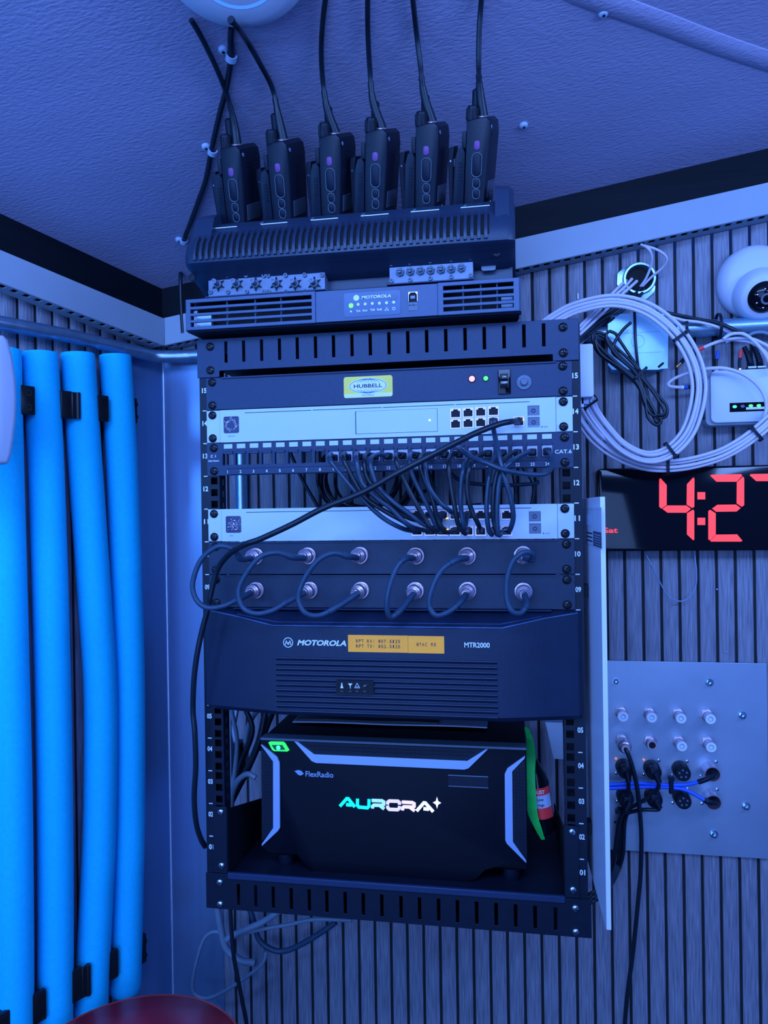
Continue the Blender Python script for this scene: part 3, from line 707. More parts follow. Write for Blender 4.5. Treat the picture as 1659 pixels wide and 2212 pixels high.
for n, pts in cords.items():
    x0 = PX[n-1]
    t = thing('patch_cable', 'dark patch cable from port %d of the patch panel down to the lower white switch' % n, 'network cable', (x0, -.01, pz_open), 'patch cables between patch panel and switch')
    m_ = len(pts); world = []
    for j, q in enumerate(pts):
        tt = j/(m_-1)
        y = (-.024 if j == 0 else -.032 if j == 1 else -.044 - .016*math.sin(PI*min(1, tt*1.1)) - .004*(n % 3)) if j < m_-1 else -.020
        world.append(W('F', q[0], q[1]+(0 if j else 0), y))
    world[0] = Vector((x0, -.014, pz_open-.001)); 
    e = W('F', *pts[-1], -.020)
    tgt = min(pts11, key=lambda p: (p[0]-e.x)**2+(p[1]-e.z)**2) if n != 12 else pts11[1]
    world[-1] = Vector((tgt[0], -.022, tgt[1]))
    mb = MB(); mb.tube(smooth(world, 7), .0030, 10); build(mb, 'cable', CATJ if n % 2 else RUB, t, ang=60)
    inst('cable_plug', ME_RJ, t, WF(-.002, x0, pz_open-.0015))
    inst('cable_plug', ME_RJ, t, WF(-.0032, tgt[0], tgt[1]))
def long_cable(name, world, r, m_, label, ends, cat='network cable', group=None, sub=7):
    t = thing(name, label, cat, tuple(world[0]), group)
    mb = MB(); mb.tube(smooth(world, sub), r, 10); build(mb, 'cable', m_, t, ang=60)
    for (x, y, z) in ends: inst('cable_plug', ME_RJ, t, WF(y, x, z))
    return t
p8 = pts14[7]
wp = [Vector((p8[0], -.016, p8[1]+.001))]+path('F', [(872, 330), (908, 500), (950, 680), (1005, 860), (1028, 1020), (1000, 1125)], [-.04, -.062, -.07, -.068, -.062, -.05])+[Vector((pts11[15][0]+.001, -.022, pts11[15][1]))]
long_cable('patch_cable', wp, .0031, CATJ, 'dark patch cable hanging from the upper white gateway down to the lower switch', [(p8[0], -.0032, p8[1]), (pts11[15][0], -.0032, pts11[15][1])])
wp = [Vector((PX[23], -.014, pz_open))]+path('F', [(1330, 545), (1325, 640), (1260, 682), (1120, 678), (950, 645), (800, 585), (680, 535), (600, 475)], [-.034, -.05, -.062, -.07, -.076, -.075, -.06, -.04])+[W('F', 570, 470, -.012)]
long_cable('patch_cable', wp, .0030, CATJ, 'dark patch cable from port 24 looping back left to the middle of the patch panel', [(PX[23], -.002, pz_open-.001)])
pw8 = pts14  # uplink socket is the ninth port
wp = [Vector((pw.x, -.018, pw.z-.001))]+path('F', [(1000, 262), (900, 285), (700, 365), (400, 518), (100, 672), (-170, 822)], [-.04, -.052, -.07, -.085, -.088, -.086])
wp += path('E', [(1100, 950), (850, 1080), (600, 1195)], [-.084, -.082, -.078]) + path('G', [(480, 95), (360, 165), (265, 280), (215, 440), (180, 610), (130, 800), (90, 1000), (68, 1200), (62, 1420)], [-.074, -.06, -.05, -.046, -.044, -.042, -.04, -.036, -.03]) + path('I', [(75, 300), (82, 560), (70, 800), (85, 1000), (120, 1120), (155, 1185)], [-.03, -.026, -.02, -.012, 0.0, .01])
t = long_cable('uplink_cable', wp, .0037, RUB, 'long black cable crossing the rack diagonally and hanging down past its left rail', [(pw.x, -.0032, pw.z)])
mb = MB(WF(-.0036, pw.x+.0052, pw.z+.002)); mb.box(-.001, .0014, -.0015, .0015, 0, .0012); build(mb, 'link_lamp', L_AMB, D14)

# ------------------------------------------------------------------ U8 to U6 repeater with label
RP = thing('radio_repeater', 'large black three-unit radio repeater front with orange frequency label', 'radio repeater', (0, .02, U(5)))
xsn = [-.2462, -.2415, -.1990, -.1420, .1512, .2020, .2430, .2482]
yf =  [-.0040, -.0120, -.0220, -.0340, -.0340, -.0220, -.0120, -.0040]
zr =  [U(8)-.0015, U(8)-.0022, U(8)-.0080, U(8)-.0185, U(8)-.0185, U(8)-.0080, U(8)-.0022, U(8)-.0015]
zbt = U(5)-.0015
rows = []
for zf, yo in ((lambda i: U(8)-.0005, None), (lambda i: zr[i]+.0012, .0030), (lambda i: zr[i]-.0018, 0.0), (lambda i: zbt+.006, 0.0), (lambda i: zbt, .006), (lambda i: zbt, None)):
    rows.append([(xsn[i], (yf[i]+yo if yo is not None else .002) if yo is not None else (.0005), zf(i)) for i in range(len(xsn))])
mb = MB(); mb.loft([r+[(xsn[-1], .01, r[-1][2]), (xsn[0], .01, r[0][2])] for r in rows]); MT = mat('repeater_plastic', (0.007, 0.015, 0.045), .50, 0, .12, 30, bump=.25, bscale=700)
fp = build(mb, 'front_cover', MT, RP, bevel=.0012, ang=25)
RDG = mat('ridge_highlight', (0.05, 0.10, 0.22), .45, 0, .35, 60)  # paler beads with the ridge's edge highlight put into their colour
mb = MB(); mb.tube([(xsn[i], yf[i]+.0008, zr[i]-.0002) for i in range(1, 7)], .0011, 8); build(mb, 'highlight_bead', RDG, RP, ang=60)
mb = MB(); mb.tube([(xsn[i]*.985, yf[i]*.78, zr[i]*.80+(U(8)-.0005)*.20) for i in range(2, 6)], .0005, 6); build(mb, 'highlight_line', RDG, RP, ang=60)
mb = MB(WF()); mb.box(-.2175, .2175, U(5)+.001, U(8)-.0006, -.20, -.011); build(mb, 'housing', BLKM, RP)
mb = MB(WF()); mb.box(-.205, .212, U(8)-.0012, U(8)+.0002, 0, .010); build(mb, 'top_lip', BLK, RP, bevel=.0005)
a, b = W('G', 725, 1000, -.034), W('H', 815, 1290, -.034)
zz1, zz0 = W('H', 400, 915, -.034).z, U(5)+.004
mb = MB(WF(-.034)); k = 0; z = zz1
while z > zz0:
    mb.loft([[(a.x, z, 0), (a.x, z, .0022), (a.x, z-.0012, .0026), (a.x, z-.0040, .0004), (a.x, z-.0040, 0)], [(b.x, z, 0), (b.x, z, .0022), (b.x, z-.0012, .0026), (b.x, z-.0040, .0004), (b.x, z-.0040, 0)]])
    z -= .0068
build(mb, 'louvre', MT, RP, ang=20)
a, b = W('G', 1203, 1175, -.037), W('G', 1503, 1290, -.037)
mb = MB(WF(-.0350)); mb.rbox(a.x, b.x, b.z, a.z, 0, .003, .001); ip = build(mb, 'indicator_panel', BLKM, RP)
ZI = WF(-.038)
for gx_, kind in ((1248, 0), (1315, 1), (1370, 2), (1430, 3)):
    p = W('G', gx_, 1222, -.038); mb = MB(ZI)
    if kind == 0: mb.prism([(p.x-.0020, p.z-.0030), (p.x+.0020, p.z-.0030), (p.x+.0008, p.z+.001), (p.x+.0006, p.z+.0038), (p.x-.0006, p.z+.0038), (p.x-.0008, p.z+.001)], 0, .0003)
    elif kind == 1: mb.prism([(p.x-.0004, p.z-.0034), (p.x+.0004, p.z-.0034), (p.x+.0004, p.z), (p.x+.0030, p.z+.0030), (p.x-.0030, p.z+.0030), (p.x-.0004, p.z)], 0, .0003)
    elif kind == 2:
        for q0_, q1_ in (((-.0033, -.0026), (.0033, -.0026)), ((.0033, -.0026), (0, .0034)), ((0, .0034), (-.0033, -.0026)), ((-.0012, -.0012), (.0012, -.0012))):
            mb.tube([(p.x+q0_[0], p.z+q0_[1], .0002), (p.x+q1_[0], p.z+q1_[1], .0002)], .00035, 6)
    else: mb.prism([(p.x-.0034, p.z-.0024), (p.x+.0006, p.z+.0012), (p.x+.0004, p.z-.0002), (p.x+.0036, p.z+.0024), (p.x-.0002, p.z-.0010), (p.x, p.z+.0004)], 0, .0003)
    build(mb, 'status_icon', INK, ip)
    p = W('G', gx_, 1265, -.038); mb = MB(ZI); mb.rbox(p.x-.002, p.x+.002, p.z-.0010, p.z+.0010, 0, .0008, .0005); build(mb, 'status_lamp', GLS, ip)
# embossed triangle and bar marks on both wings
for gk, tx, bx_, yv in (('G', 388, 292, 1020), ('H', 1140, 1235, 970)):
    p = W(gk, tx, yv, -.020); s_ = .0048; mb = MB(WF(-.016))
    yo = .0045
    for q0_, q1_ in (((-s_, -s_*.8), (s_, -s_*.8)), ((s_, -s_*.8), (0, s_)), ((0, s_), (-s_, -s_*.8))):
        mb.tube([(p.x+q0_[0], p.z+q0_[1], yo), (p.x+q1_[0], p.z+q1_[1], yo)], .0006, 6)
    q = W(gk, bx_, yv, -.017)
    for dx in (-.0012, .0012): mb.tube([(q.x+dx, q.z-.0055, .001), (q.x+dx, q.z+.0055, .001)], .0006, 6)
    build(mb, 'embossed_mark', MT, RP)
p = W('G', 820, 877, -.034); mb = MB(WF(-.034, p.x, p.z)); mb.ring(0, 0, .0056, .0065, 0, .0003, 36)
mb.prism([(-.0042, -.0030), (-.0024, .0034), (-.0006, -.0008), (.0, .0006), (.0006, -.0008), (.0024, .0034), (.0042, -.0030), (.0030, -.0030), (.0022, .0008), (.0, -.0036), (-.0022, .0008), (-.0030, -.0030)], 0, .0003)
build(mb, 'round_emblem', INK, RP)
a, b = at(642, 1388, -.034), at(748, 1388, -.034)
text('MOTOROLA', WF(-.034), (a.x+b.x)/2, a.z, INK, RP, h=.0072, wd=b.x-a.x, shear=.25, bold=.035)
a, b = at(1003, 1393, -.034), at(1058, 1393, -.034)
text('MTR2000', WF(-.034), (a.x+b.x)/2, a.z, INK, RP, h=.0064, wd=b.x-a.x, bold=.02)
a, m1, b = at(752, 1390, -.034), at(881.5, 1390, -.034), at(959.5, 1391, -.034)
mb = MB(WF(-.034)); mb.box(a.x, m1.x-.0001, a.z-.0105, a.z+.0110, 0, .0004); lb = build(mb, 'orange_label', ORNG, RP)
mb = MB(WF(-.034)); mb.box(m1.x+.0002, b.x, a.z-.0107, a.z+.0108, 0, .0004); lb2 = build(mb, 'orange_label', ORNG, RP)
def mono(txt, x, z, h, adv, par):
    for i, ch in enumerate(txt):
        if ch != ' ': text(ch, WF(-.0344), x+i*adv, z-(h*.35 if ch == '.' else 0), INKD, par, h=h if ch not in '.:' else (h*.18 if ch == '.' else h*.7), wd=h*.62 if ch not in '.:1' else (h*.18 if ch != '1' else h*.35), bold=.0)
x0 = at(771.5, 1386, -.034).x; ad = (at(862, 1386, -.034).x-x0)/15
mono('RPT RX: 807.5125', x0, at(818, 1385, -.034).z, .0040, ad, lb); mono('RPT TX: 852.5125', x0, at(818, 1396, -.034).z, .0040, ad, lb)
x0 = at(902, 1392, -.034).x; mono('8TAC 93', x0, at(920, 1392, -.034).z, .0040, ad, lb2)

# ------------------------------------------------------------------ shelf and desktop radio computer
SH = thing('rack_shelf', 'black tray shelf at the foot of the rack carrying the glowing radio computer', 'shelf', (0, .12, 1.045))
mb = MB(WF()); mb.box(-.2210, .2235, 1.0375, 1.0390, -.285, .0); build(mb, 'tray', BLK2, SH)
mb = MB(WF()); mb.box(-.2210, .2235, 1.0390, 1.0478, -.0015, .004); build(mb, 'front_lip', BLK, SH, bevel=.0012)
for s, (xa, xb) in ((-1, (-.2413, -.2215)), (1, (.2235, .2413))):
    mb = MB(WF()); mb.box(xa, xb, U(0)-.004, U(2)-.003, 0.0002, .0022); build(mb, 'ear', BLK2, SH, bevel=.0005)
    xi = -.2215 if s < 0 else .2235
    mb = MB(); mb.loft([[(xi-.0008, 0, 1.038), (xi-.0008, .28, 1.038), (xi-.0008, .28, 1.056), (xi-.0008, 0, 1.133)], [(xi+.0008, 0, 1.038), (xi+.0008, .28, 1.038), (xi+.0008, .28, 1.056), (xi+.0008, 0, 1.133)]])
    build(mb, 'side_bracket', BLKM, SH)
for x in (SXL+.003, SXR+.003): screw(SH, x, U(2)-.010, -.0022, True); screw(SH, x, U(0)+.0065, -.0022, True)

YP = .035
PC = thing('radio_computer', 'black desktop radio computer with silver angular trim and glowing rainbow lettering', 'computer', (0, .12, 1.039))
def fpx(q, y): p = at(*q, y); return (p.x, p.z)
bl = [(563, 1597), (1137, 1618), (1139, 1870), (1090, 1868), (1048, 1880), (1030, 1900), (1010, 1904), (690, 1890), (672, 1884), (640, 1846), (566, 1840)]
bl = [fpx(q, YP) for q in bl]
XL, XR, ZT = bl[0][0], bl[1][0], (bl[0][1]+bl[1][1])/2
bl[0] = (XL, ZT); bl[1] = (XR, ZT); bl[2] = (XR, bl[2][1]); bl[-1] = (XL, bl[2][1])
mb = MB(WF(YP)); mb.prism(bl, -.012, 0.0, .0015); PCM = mat('pc_black', (0.002, 0.003, 0.009), .5, 0, .1, 80, spec=.18)
build(mb, 'front_fascia', PCM, PC)
mb = MB(WF(YP)); mb.box(XL+.001, XR-.001, 1.0545, ZT+.0004, -.235, -.012); build(mb, 'case', PCM, PC, bevel=.001)
mb = MB(WF(YP)); mb.box(XL, XR, ZT-.001, ZT+.0022, -.020, .0012); build(mb, 'top_edge', SGREY, PC, bevel=.0005)
for x in (-.156, .157):
    for yy in (YP+.020, YP+.20):
        mb = MB(frame((x, yy, 1.0390), (1, 0, 0), (0, 1, 0))); mb.lathe(0, 0, [(.0105, 0), (.0115, .004), (.0115, .0155)], 24); build(mb, 'foot', BLK2, PC)
SILV = mat('silver_trim', (0.36, 0.48, 0.74), .38, .3, .03, 30)
def accent(name, pts, z0=.0, z1=.0035, m_=SILV):
    mb = MB(WF(YP)); mb.prism([fpx(q, YP-.003) for q in pts], z0, z1); return build(mb, name, m_, PC, bevel=.0004)
I_ = lambda x, y: zz('I', x, y)
J_ = lambda x, y: zz('J', x, y)
accent('silver_trim', [I_(848, 365), I_(985, 520), I_(1020, 535), J_(540, 540), J_(572, 530), J_(712, 392), J_(690, 396), J_(562, 478), I_(1005, 468), I_(878, 370)])
accent('silver_trim', [I_(587, 392), I_(600, 395), I_(715, 488), I_(735, 530), I_(739, 1038), I_(725, 1062), I_(598, 1182), I_(596, 1165), I_(685, 1040), I_(684, 522)])
accent('silver_trim', [J_(977, 440), J_(850, 530), J_(830, 570), J_(834, 1045), J_(845, 1070), J_(985, 1210), J_(985, 1190), J_(890, 1058), J_(885, 552), J_(972, 462)])
TEX = BLK2
def chevrons(pts, x0, x1, y0, y1, nx, ny, s_):
    """raised zigzag pattern inside a polygon"""
    pl = [fpx(q, YP-.003) for q in pts]; mb = MB(WF(YP)); mb.prism(pl, 0, .0012)
    def inside(x, z):
        c = False; j = len(pl)-1
        for i in range(len(pl)):
            if (pl[i][1] > z) != (pl[j][1] > z) and x < (pl[j][0]-pl[i][0])*(z-pl[i][1])/(pl[j][1]-pl[i][1])+pl[i][0]: c = not c
            j = i
        return c
    xs = [p[0] for p in pl]; zs = [p[1] for p in pl]; x = min(xs)
    while x < max(xs):
        z = min(zs)
        while z < max(zs):
            if all(inside(x+a_, z+b_) for a_, b_ in ((-.001, -.001), (s_, s_), (s_, -.001), (-.001, s_))):
                mb.tube([(x, z+s_*.8, .0014), (x+s_*.35, z+s_*.2, .0014), (x+s_*.8, z+s_*.1, .0014)], .00038, 5)
            z += s_*1.15
        x += s_*1.0
    return build(mb, 'texture_panel', TEX, PC)
chevrons([I_(885, 372), J_(685, 398), J_(560, 474), I_(1008, 464)], 0, 0, 0, 0, 0, 0, .0040)
chevrons([I_(590, 420), I_(680, 520), I_(683, 1040), I_(594, 1150)], 0, 0, 0, 0, 0, 0, .0040)
chevrons([J_(975, 475), J_(890, 550), J_(893, 1058), J_(990, 1180)], 0, 0, 0, 0, 0, 0, .0040)
# lit green power emblem
mb = MB(WF(YP)); mb.prism([fpx(I_(*q), YP) for q in ((652, 372), (668, 366), (765, 368), (780, 378), (812, 432), (800, 441), (695, 438), (680, 428))], 0, .002)
em = build(mb, 'power_emblem', glow('green_emblem', (0.02, .85, .10), 1.6), PC)
mb = MB(WF(YP-.002)); mb.prism([fpx(I_(*q), YP) for q in ((676, 390), (760, 390), (785, 428), (702, 428))], 0, .0004); build(mb, 'emblem_window', mat('green_tint', (.0, .16, .03), .3), em)
p = at(*I_(730, 411), YP); mb = MB(WF(YP-.0024, p.x, p.z)); mb.cyl(0, 0, .0030, 0, .0006, 16); build(mb, 'power_lamp', glow('cyan_led', (.05, .9, .55), 1.6), em)
# brand on the fascia
p = [fpx(I_(*q), YP) for q in ((850, 598), (880, 588), (905, 595), (925, 618), (900, 632), (880, 625), (862, 605))]
mb = MB(WF(YP)); mb.prism(p, 0, .0004); build(mb, 'leaf_emblem', INKG, PC)
a, b = at(*I_(938, 618), YP), at(*I_(1155, 625), YP); text('FlexRadio', WF(YP), (a.x+b.x)/2, a.z, INKG, PC, h=.0075, wd=b.x-a.x, bold=.015)
a, b = at(*J_(426, 572), YP), at(*J_(713, 670), YP); mb = MB(WF(YP)); mb.box(a.x, b.x, b.z, a.z, 0, .0008); pn = build(mb, 'name_plate', BLK2, PC)
mb = MB(WF(YP)); mb.box(a.x, b.x, a.z-.0012, a.z, .0008, .002); mb.box(a.x, b.x, b.z, b.z+.001, .0008, .002); build(mb, 'plate_edge', SGREY, pn)
# glowing letters, strokes laid out as in the photograph
def stroke(mb, pts, wd, z0, z1):
    pts = [Vector(p) for p in pts]; n = len(pts); Lf = []; Rt = []
    for i in range(n):
        d0 = (pts[i]-pts[i-1]).normalized() if i else (pts[1]-pts[0]).normalized()
        d1 = (pts[i+1]-pts[i]).normalized() if i < n-1 else d0
        nn = Vector((-(d0+d1).y, (d0+d1).x)).normalized(); k = max(.5, nn.dot(Vector((-d1.y, d1.x))))
        Lf.append(pts[i]+nn*wd/2/k); Rt.append(pts[i]-nn*wd/2/k)
    for i in range(n-1):
        mb.loft([[(*Lf[i], z0), (*Lf[i+1], z0), (*Rt[i+1], z0), (*Rt[i], z0)], [(*Lf[i], z1), (*Lf[i+1], z1), (*Rt[i+1], z1), (*Rt[i], z1)]])
SH_A = [[(128, 258), (222, 160), (322, 268)], [(215, 243), (290, 250)]]
letters = [
 ('letter_a', (0.0, .95, .85), [[(125, 262), (218, 158), (240, 160), (330, 272)], [(210, 240), (285, 246)]]),
 ('letter_u', (0.0, .75, 1.0), [[(367, 160), (366, 250), (385, 274), (505, 284), (524, 262), (526, 165)]]),
 ('letter_r', (.30, .72, 1.0), [[(562, 183), (705, 188), (730, 205), (728, 238), (700, 250), (590, 248), (575, 262), (574, 292)], [(680, 258), (735, 300)]]),
 ('letter_o', (.66, .62, 1.0), [[(780, 238), (785, 205), (805, 190), (925, 194), (945, 212), (945, 240)], [(780, 256), (785, 285), (805, 305), (920, 310), (942, 292), (946, 262)]]),
 ('letter_r', (.80, .68, .98), [[(978, 205), (1120, 212), (1148, 228), (1148, 262), (1120, 274), (1005, 270), (990, 285), (988, 318)], [(1095, 282), (1155, 326)]]),
 ('letter_a', (.78, .80, 1.0), [[(1182, 328), (1280, 216), (1302, 218), (1410, 338)], [(1275, 296), (1350, 304)]])]
for nm, col_, st in letters:
    mb = MB(WF(YP))
    for s_ in st: stroke(mb, [fpx(zz('S', *q), YP) for q in s_], .0042, 0, .0014)
    build(mb, 'lit_letter', glow('lit_'+nm+str(int(col_[0]*100)), col_, 1.0), PC)
p = at(*zz('S', 1462, 215), YP); mb = MB(WF(YP, p.x, p.z)); R_ = .0068
mb.prism([(R_*(1 if k % 2 == 0 else .36)*math.cos(PI/2+k*PI/4)*(.8 if k % 4 == 2 else 1), R_*(1 if k % 2 == 0 else .36)*math.sin(PI/2+k*PI/4)*1.15) for k in range(8)], 0, .0014)
build(mb, 'star_emblem', glow('lit_star', (.85, .82, 1.0), 1.0), PC)

# booklet lying on the computer
t = thing('booklet', 'thin printed booklet with curled pages lying on top of the radio computer', 'booklet', (0, .10, ZT+.003))
xa, xb = at(632, 1562, .11).x, at(1052, 1553, .11).x
def sheet(dz, amp, name, m_, x0_, x1_, y0_, y1_):
    mb = MB(); rings = []
    for i in range(25):
        u_ = i/24; x = x0_+(x1_-x0_)*u_; z = ZT+.0024+dz+amp*(math.sin(u_*PI)*.6+.25*math.sin(u_*9))+.002*max(0, u_-.45)
        rings.append([(x, y0_, z), (x, y1_, z+.001), (x, y1_, z+.0028), (x, y0_, z+.0018)])
    mb.loft(rings); return build(mb, name, m_, t, ang=60)
sheet(.0004, .0022, 'page', PAPER, xa, xb, .11, .25); cv = sheet(.0032, .0024, 'cover', mat('booklet_cover', (.035, .04, .05), .4), xa+.004, xb-.07, .113, .25)
text('202', frame((xa+.110, .150, ZT+.0130), (1, 0, 0), (0, 1, .03)), 0, 0, INKG, cv, h=.030, wd=.034, bold=.02)

# duster can with green strap beside the computer
cb = at(*J_(1118, 990), .10); ctp = at(*J_(1040, 470), .10)
t = thing('spray_can', 'dark spray can with red and white label leaning between computer and right rail', 'spray can', (.195, .10, 1.08))
ax = (ctp-cb).normalized(); u = Vector((1, 0, 0))-ax*ax.x; u.normalize(); v = ax.cross(u)
L_ = (ctp-cb).length
CMx = Matrix(((u.x, v.x, ax.x, cb.x), (u.y, v.y, ax.y, cb.y), (u.z, v.z, ax.z, cb.z), (0, 0, 0, 1)))
mb = MB(CMx); mb.lathe(0, 0, [(.010, 0), (.0155, .004), (.0155, L_*.72), (.013, L_*.82), (.007, L_*.95), (.005, L_)], 28); build(mb, 'can_body', GLS, t)
mb = MB(CMx); a0, a1 = 3.2, 5.9
for z0_, z1_, m_, nm in ((L_*.24, L_*.39, RED, 'label_band'), (L_*.39, L_*.56, PAPER, 'label_panel'), (L_*.56, L_*.66, RED, 'label_band')):
    mb = MB(CMx); ns = 14
    mb.loft([[(.0159*math.cos(a0+(a1-a0)*i/ns), .0159*math.sin(a0+(a1-a0)*i/ns), z) for z in (z0_, z1_)]+[(.0154*math.cos(a0+(a1-a0)*i/ns), .0154*math.sin(a0+(a1-a0)*i/ns), z) for z in (z1_, z0_)] for i in range(ns+1)])
    build(mb, nm, m_, t)
LM = CMx @ frame((0, -.0161, 0), (1, 0, 0), (0, 0, 1))
text('DUST', LM, .001, L_*.61, INK, t, h=.0052, wd=.0150, bold=.02); text('High', LM, .001, L_*.43, INKD, t, h=.0042, bold=.01); text('Low', LM, .001, L_*.51, INKD, t, h=.0036, bold=.01)
gs = path('J', [(985, 235), (1012, 330), (1016, 450), (1004, 560), (1010, 700), (1030, 850), (1070, 960), (1105, 1040)], [.105, .09, .078, .075, .074, .075, .078, .085])
sm = smooth(gs, 6); mb = MB(); rings = []
for i, p in enumerate(sm):
    u_ = i/(len(sm)-1); wd_ = (.004+.008*math.sin(PI*u_)**1.2)
    ux = Vector((1, .35*math.sin(7*u_), 0)).normalized()
    rings.append([p-ux*wd_*.7, p+Vector((0, -.001, 0)), p+ux*wd_*.7, p+Vector((0, .0012, 0))])
mb.loft(rings); tag(build(mb, 'strap', GRN, ang=60), 'bright green fabric strap hanging between the computer and the spray can', 'strap')
# ------------------------------------------------------------------ slim repeater standing on the rack
YR = -.030
RT = thing('slim_repeater', 'slim grey-black radio repeater with slotted grilles and a green lamp, on top of the rack', 'radio repeater', (-.045, .08, 1.7700))
tl, tr, br_ = at(400, 645, YR), at(1125, 602, YR), at(1125, 672, YR)
x0, x1 = tl.x, tr.x; z1_ = (tl.z+tr.z)/2; z0_ = at(760, 693, YR).z
FACE = mat('repeater_face', (0.060, 0.095, 0.185), .42, 0, .05, 150, bump=.1, bscale=900)
a = at(403, 655, YR); gL0, gL1 = x0+.001, at(681, 640, YR).x; gR0, gR1 = at(945, 612, YR).x, x1-.002
def grille(xa, xb, pxs, name):
    rects = []
    h_ = (z1_-z0_)
    for k in range(4):
        zc_ = z1_-h_*(.17+.215*k); rects.append((xa+pxs[0], xb-pxs[1], zc_-.0030, zc_+.0022))
    mb = MB(WF(YR)); mb.plate(xa, xb, z0_, z1_, -.003, .001, rects); g = build(mb, name, FACE, RT, bevel=.0006)
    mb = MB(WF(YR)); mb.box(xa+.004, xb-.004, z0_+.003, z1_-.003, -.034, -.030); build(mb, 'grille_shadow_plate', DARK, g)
    for xx in (.3, .52, .72):
        mb = MB(WF(YR)); mb.box(xa+(xb-xa)*xx, xa+(xb-xa)*xx+.002, z0_+.003, z1_-.003, -.012, -.008); build(mb, 'grille_strut', SGREY, g)
    return g
g1 = grille(gL0, gL1, (.006, .005), 'front_grille'); g2 = grille(gR0, gR1, (.007, .007), 'front_grille')
mb = MB(WF(YR)); mb.box(gL0+.010, gL0+.030, z0_+.006, z0_+.024, -.02, -.012); build(mb, 'fan_part', ZINC, g1)
mb = MB(WF(YR)); mb.box(gR0+.078, gR0+.092, z0_+.004, z0_+.022, -.02, -.012); build(mb, 'fan_part', ALUD, g2)
mb = MB(WF(YR)); mb.box(gL1, gR0, z0_+.0006, z1_-.0004, -.004, -.0008); cpn = build(mb, 'centre_panel', FACE, RT, bevel=.0004)
mb = MB(); mb.loft([[(x0, YR+.001, z0_), (x1, YR+.001, z0_), (x1, YR+.001, z1_), (x0, YR+.001, z1_)],
                    [(x0, YR+.010, z0_-.001), (x1, YR+.010, z0_-.001), (x1, YR+.010, z1_), (x0, YR+.010, z1_)]], cap=False)
mb.box(x0, x0+.003, YR+.001, YR+.02, z0_, z1_); mb.box(x1-.003, x1, YR+.001, YR+.02, z0_, z1_)
build(mb, 'bezel_rim', BLK, RT)
mb = MB(); mb.loft([[(x0+.002, YR+.034, z0_-.001), (x1-.002, YR+.034, z0_-.001), (x1-.002, YR+.034, z1_-.001), (x0+.002, YR+.034, z1_-.001)],
                    [(x0+.010, YR+.06, 1.7706), (x1-.010, YR+.06, 1.7706), (x1-.010, YR+.06, z1_-.001), (x0+.010, YR+.06, z1_-.001)],
                    [(x0+.010, .26, 1.7706), (x1-.010, .26, 1.7706), (x1-.010, .26, z1_-.001), (x0+.010, .26, z1_-.001)]])
mb.loft([[(x0+.001, YR+.004, z0_-.0002), (x1-.001, YR+.004, z0_-.0002), (x1-.001, YR+.004, z0_-.0016), (x0+.001, YR+.004, z0_-.0016)],
         [(x0+.010, YR+.06, 1.7714), (x1-.010, YR+.06, 1.7714), (x1-.010, YR+.06, 1.7706), (x0+.010, YR+.06, 1.7706)]])
mb.box(x0+.001, x1-.001, YR+.004, YR+.04, z1_-.003, z1_-.001)
build(mb, 'chassis', BLKM, RT)
V_ = lambda x, y: at(*zz('V', x, y), YR)
a, b = V_(110, 160), V_(1180, 560); zc_ = at(798, 656, YR).z
mb = MB(WF(YR)); mb.rbox(a.x, b.x, zc_-.0155, zc_+.0150, -.0008, -.0002, .003); dp = build(mb, 'display_panel', mat('display_panel_blue', (.05, .10, .22), .25), RT)
VF = WF(YR-.0001)
p = V_(347, 250); mb = MB(VF); mb.cyl(p.x, p.z, .0038, 0, .0003, 20); build(mb, 'round_emblem', INK, dp)
a, b = V_(445, 240), V_(1000, 210); text('MOTOROLA', VF, (a.x+b.x)/2, (a.z+b.z)/2, INK, dp, h=.0040, wd=b.x-a.x, shear=.2, bold=.03)
p = V_(247, 395); mb = MB(frame((p.x, YR-.0001, p.z), (1, 0, 0), (0, 0, 1))); mb.lathe(0, 0, [(.0030, 0), (.0028, .0006), (.0003, .0010)], 20); build(mb, 'alarm_lamp', glow('bright_green_led', (.12, 1.0, .10), 1.8), dp)
for gx_, gy_ in ((382, 372), (515, 365), (648, 355), (782, 350), (917, 342), (1052, 330)):
    p = V_(gx_, gy_); mb = MB(VF); mb.cyl(p.x, p.z, .0019, 0, .0003, 14); build(mb, 'status_lamp', INK, dp)
for gx_, gy_, s_ in ((385, 495, 'TxA'), (515, 487, 'RxA'), (652, 475, 'TxB'), (785, 468, 'RxB')):
    p = V_(gx_, gy_); text(s_, VF, p.x, p.z, INK, dp, h=.0027, wd=.0060, bold=.03)
p = V_(1055, 452); mb = MB(VF); mb.ring(p.x, p.z, .0015, .0021, 0, .0003, 18); mb.box(p.x-.0002, p.x+.0002, p.z, p.z+.0012, 0, .0003); build(mb, 'clock_icon', INK, dp)
p = V_(920, 465); mb = MB(VF)
for dx, dz in ((0, .0013), (-.0016, -.0010), (.0016, -.0010)): mb.rbox(p.x+dx-.0009, p.x+dx+.0009, p.z+dz-.0008, p.z+dz+.0008, 0, .0003, .0002)
build(mb, 'network_icon', INK, dp)
p = V_(247, 510); mb = MB(VF); mb.prism([(p.x-.0014, p.z-.0008), (p.x+.0014, p.z-.0008), (p.x+.0008, p.z+.0014), (p.x-.0008, p.z+.0014)], 0, .0003); build(mb, 'bell_icon', INK, dp)
p = V_(1032, 210); mb = MB(VF); mb.cyl(p.x, p.z, .0062, -.0002, .00015, 24); build(mb, 'round_window', mat('dark_blue_window', (.03, .07, .16), .15), dp)
a, b = V_(1325, 130), V_(1505, 480); xm = (a.x+b.x)/2
mb = MB(WF(YR)); mb.box(a.x, b.x, b.z, a.z, -.0008, -.0001); us = build(mb, 'usb_surround', SGREY, RT)
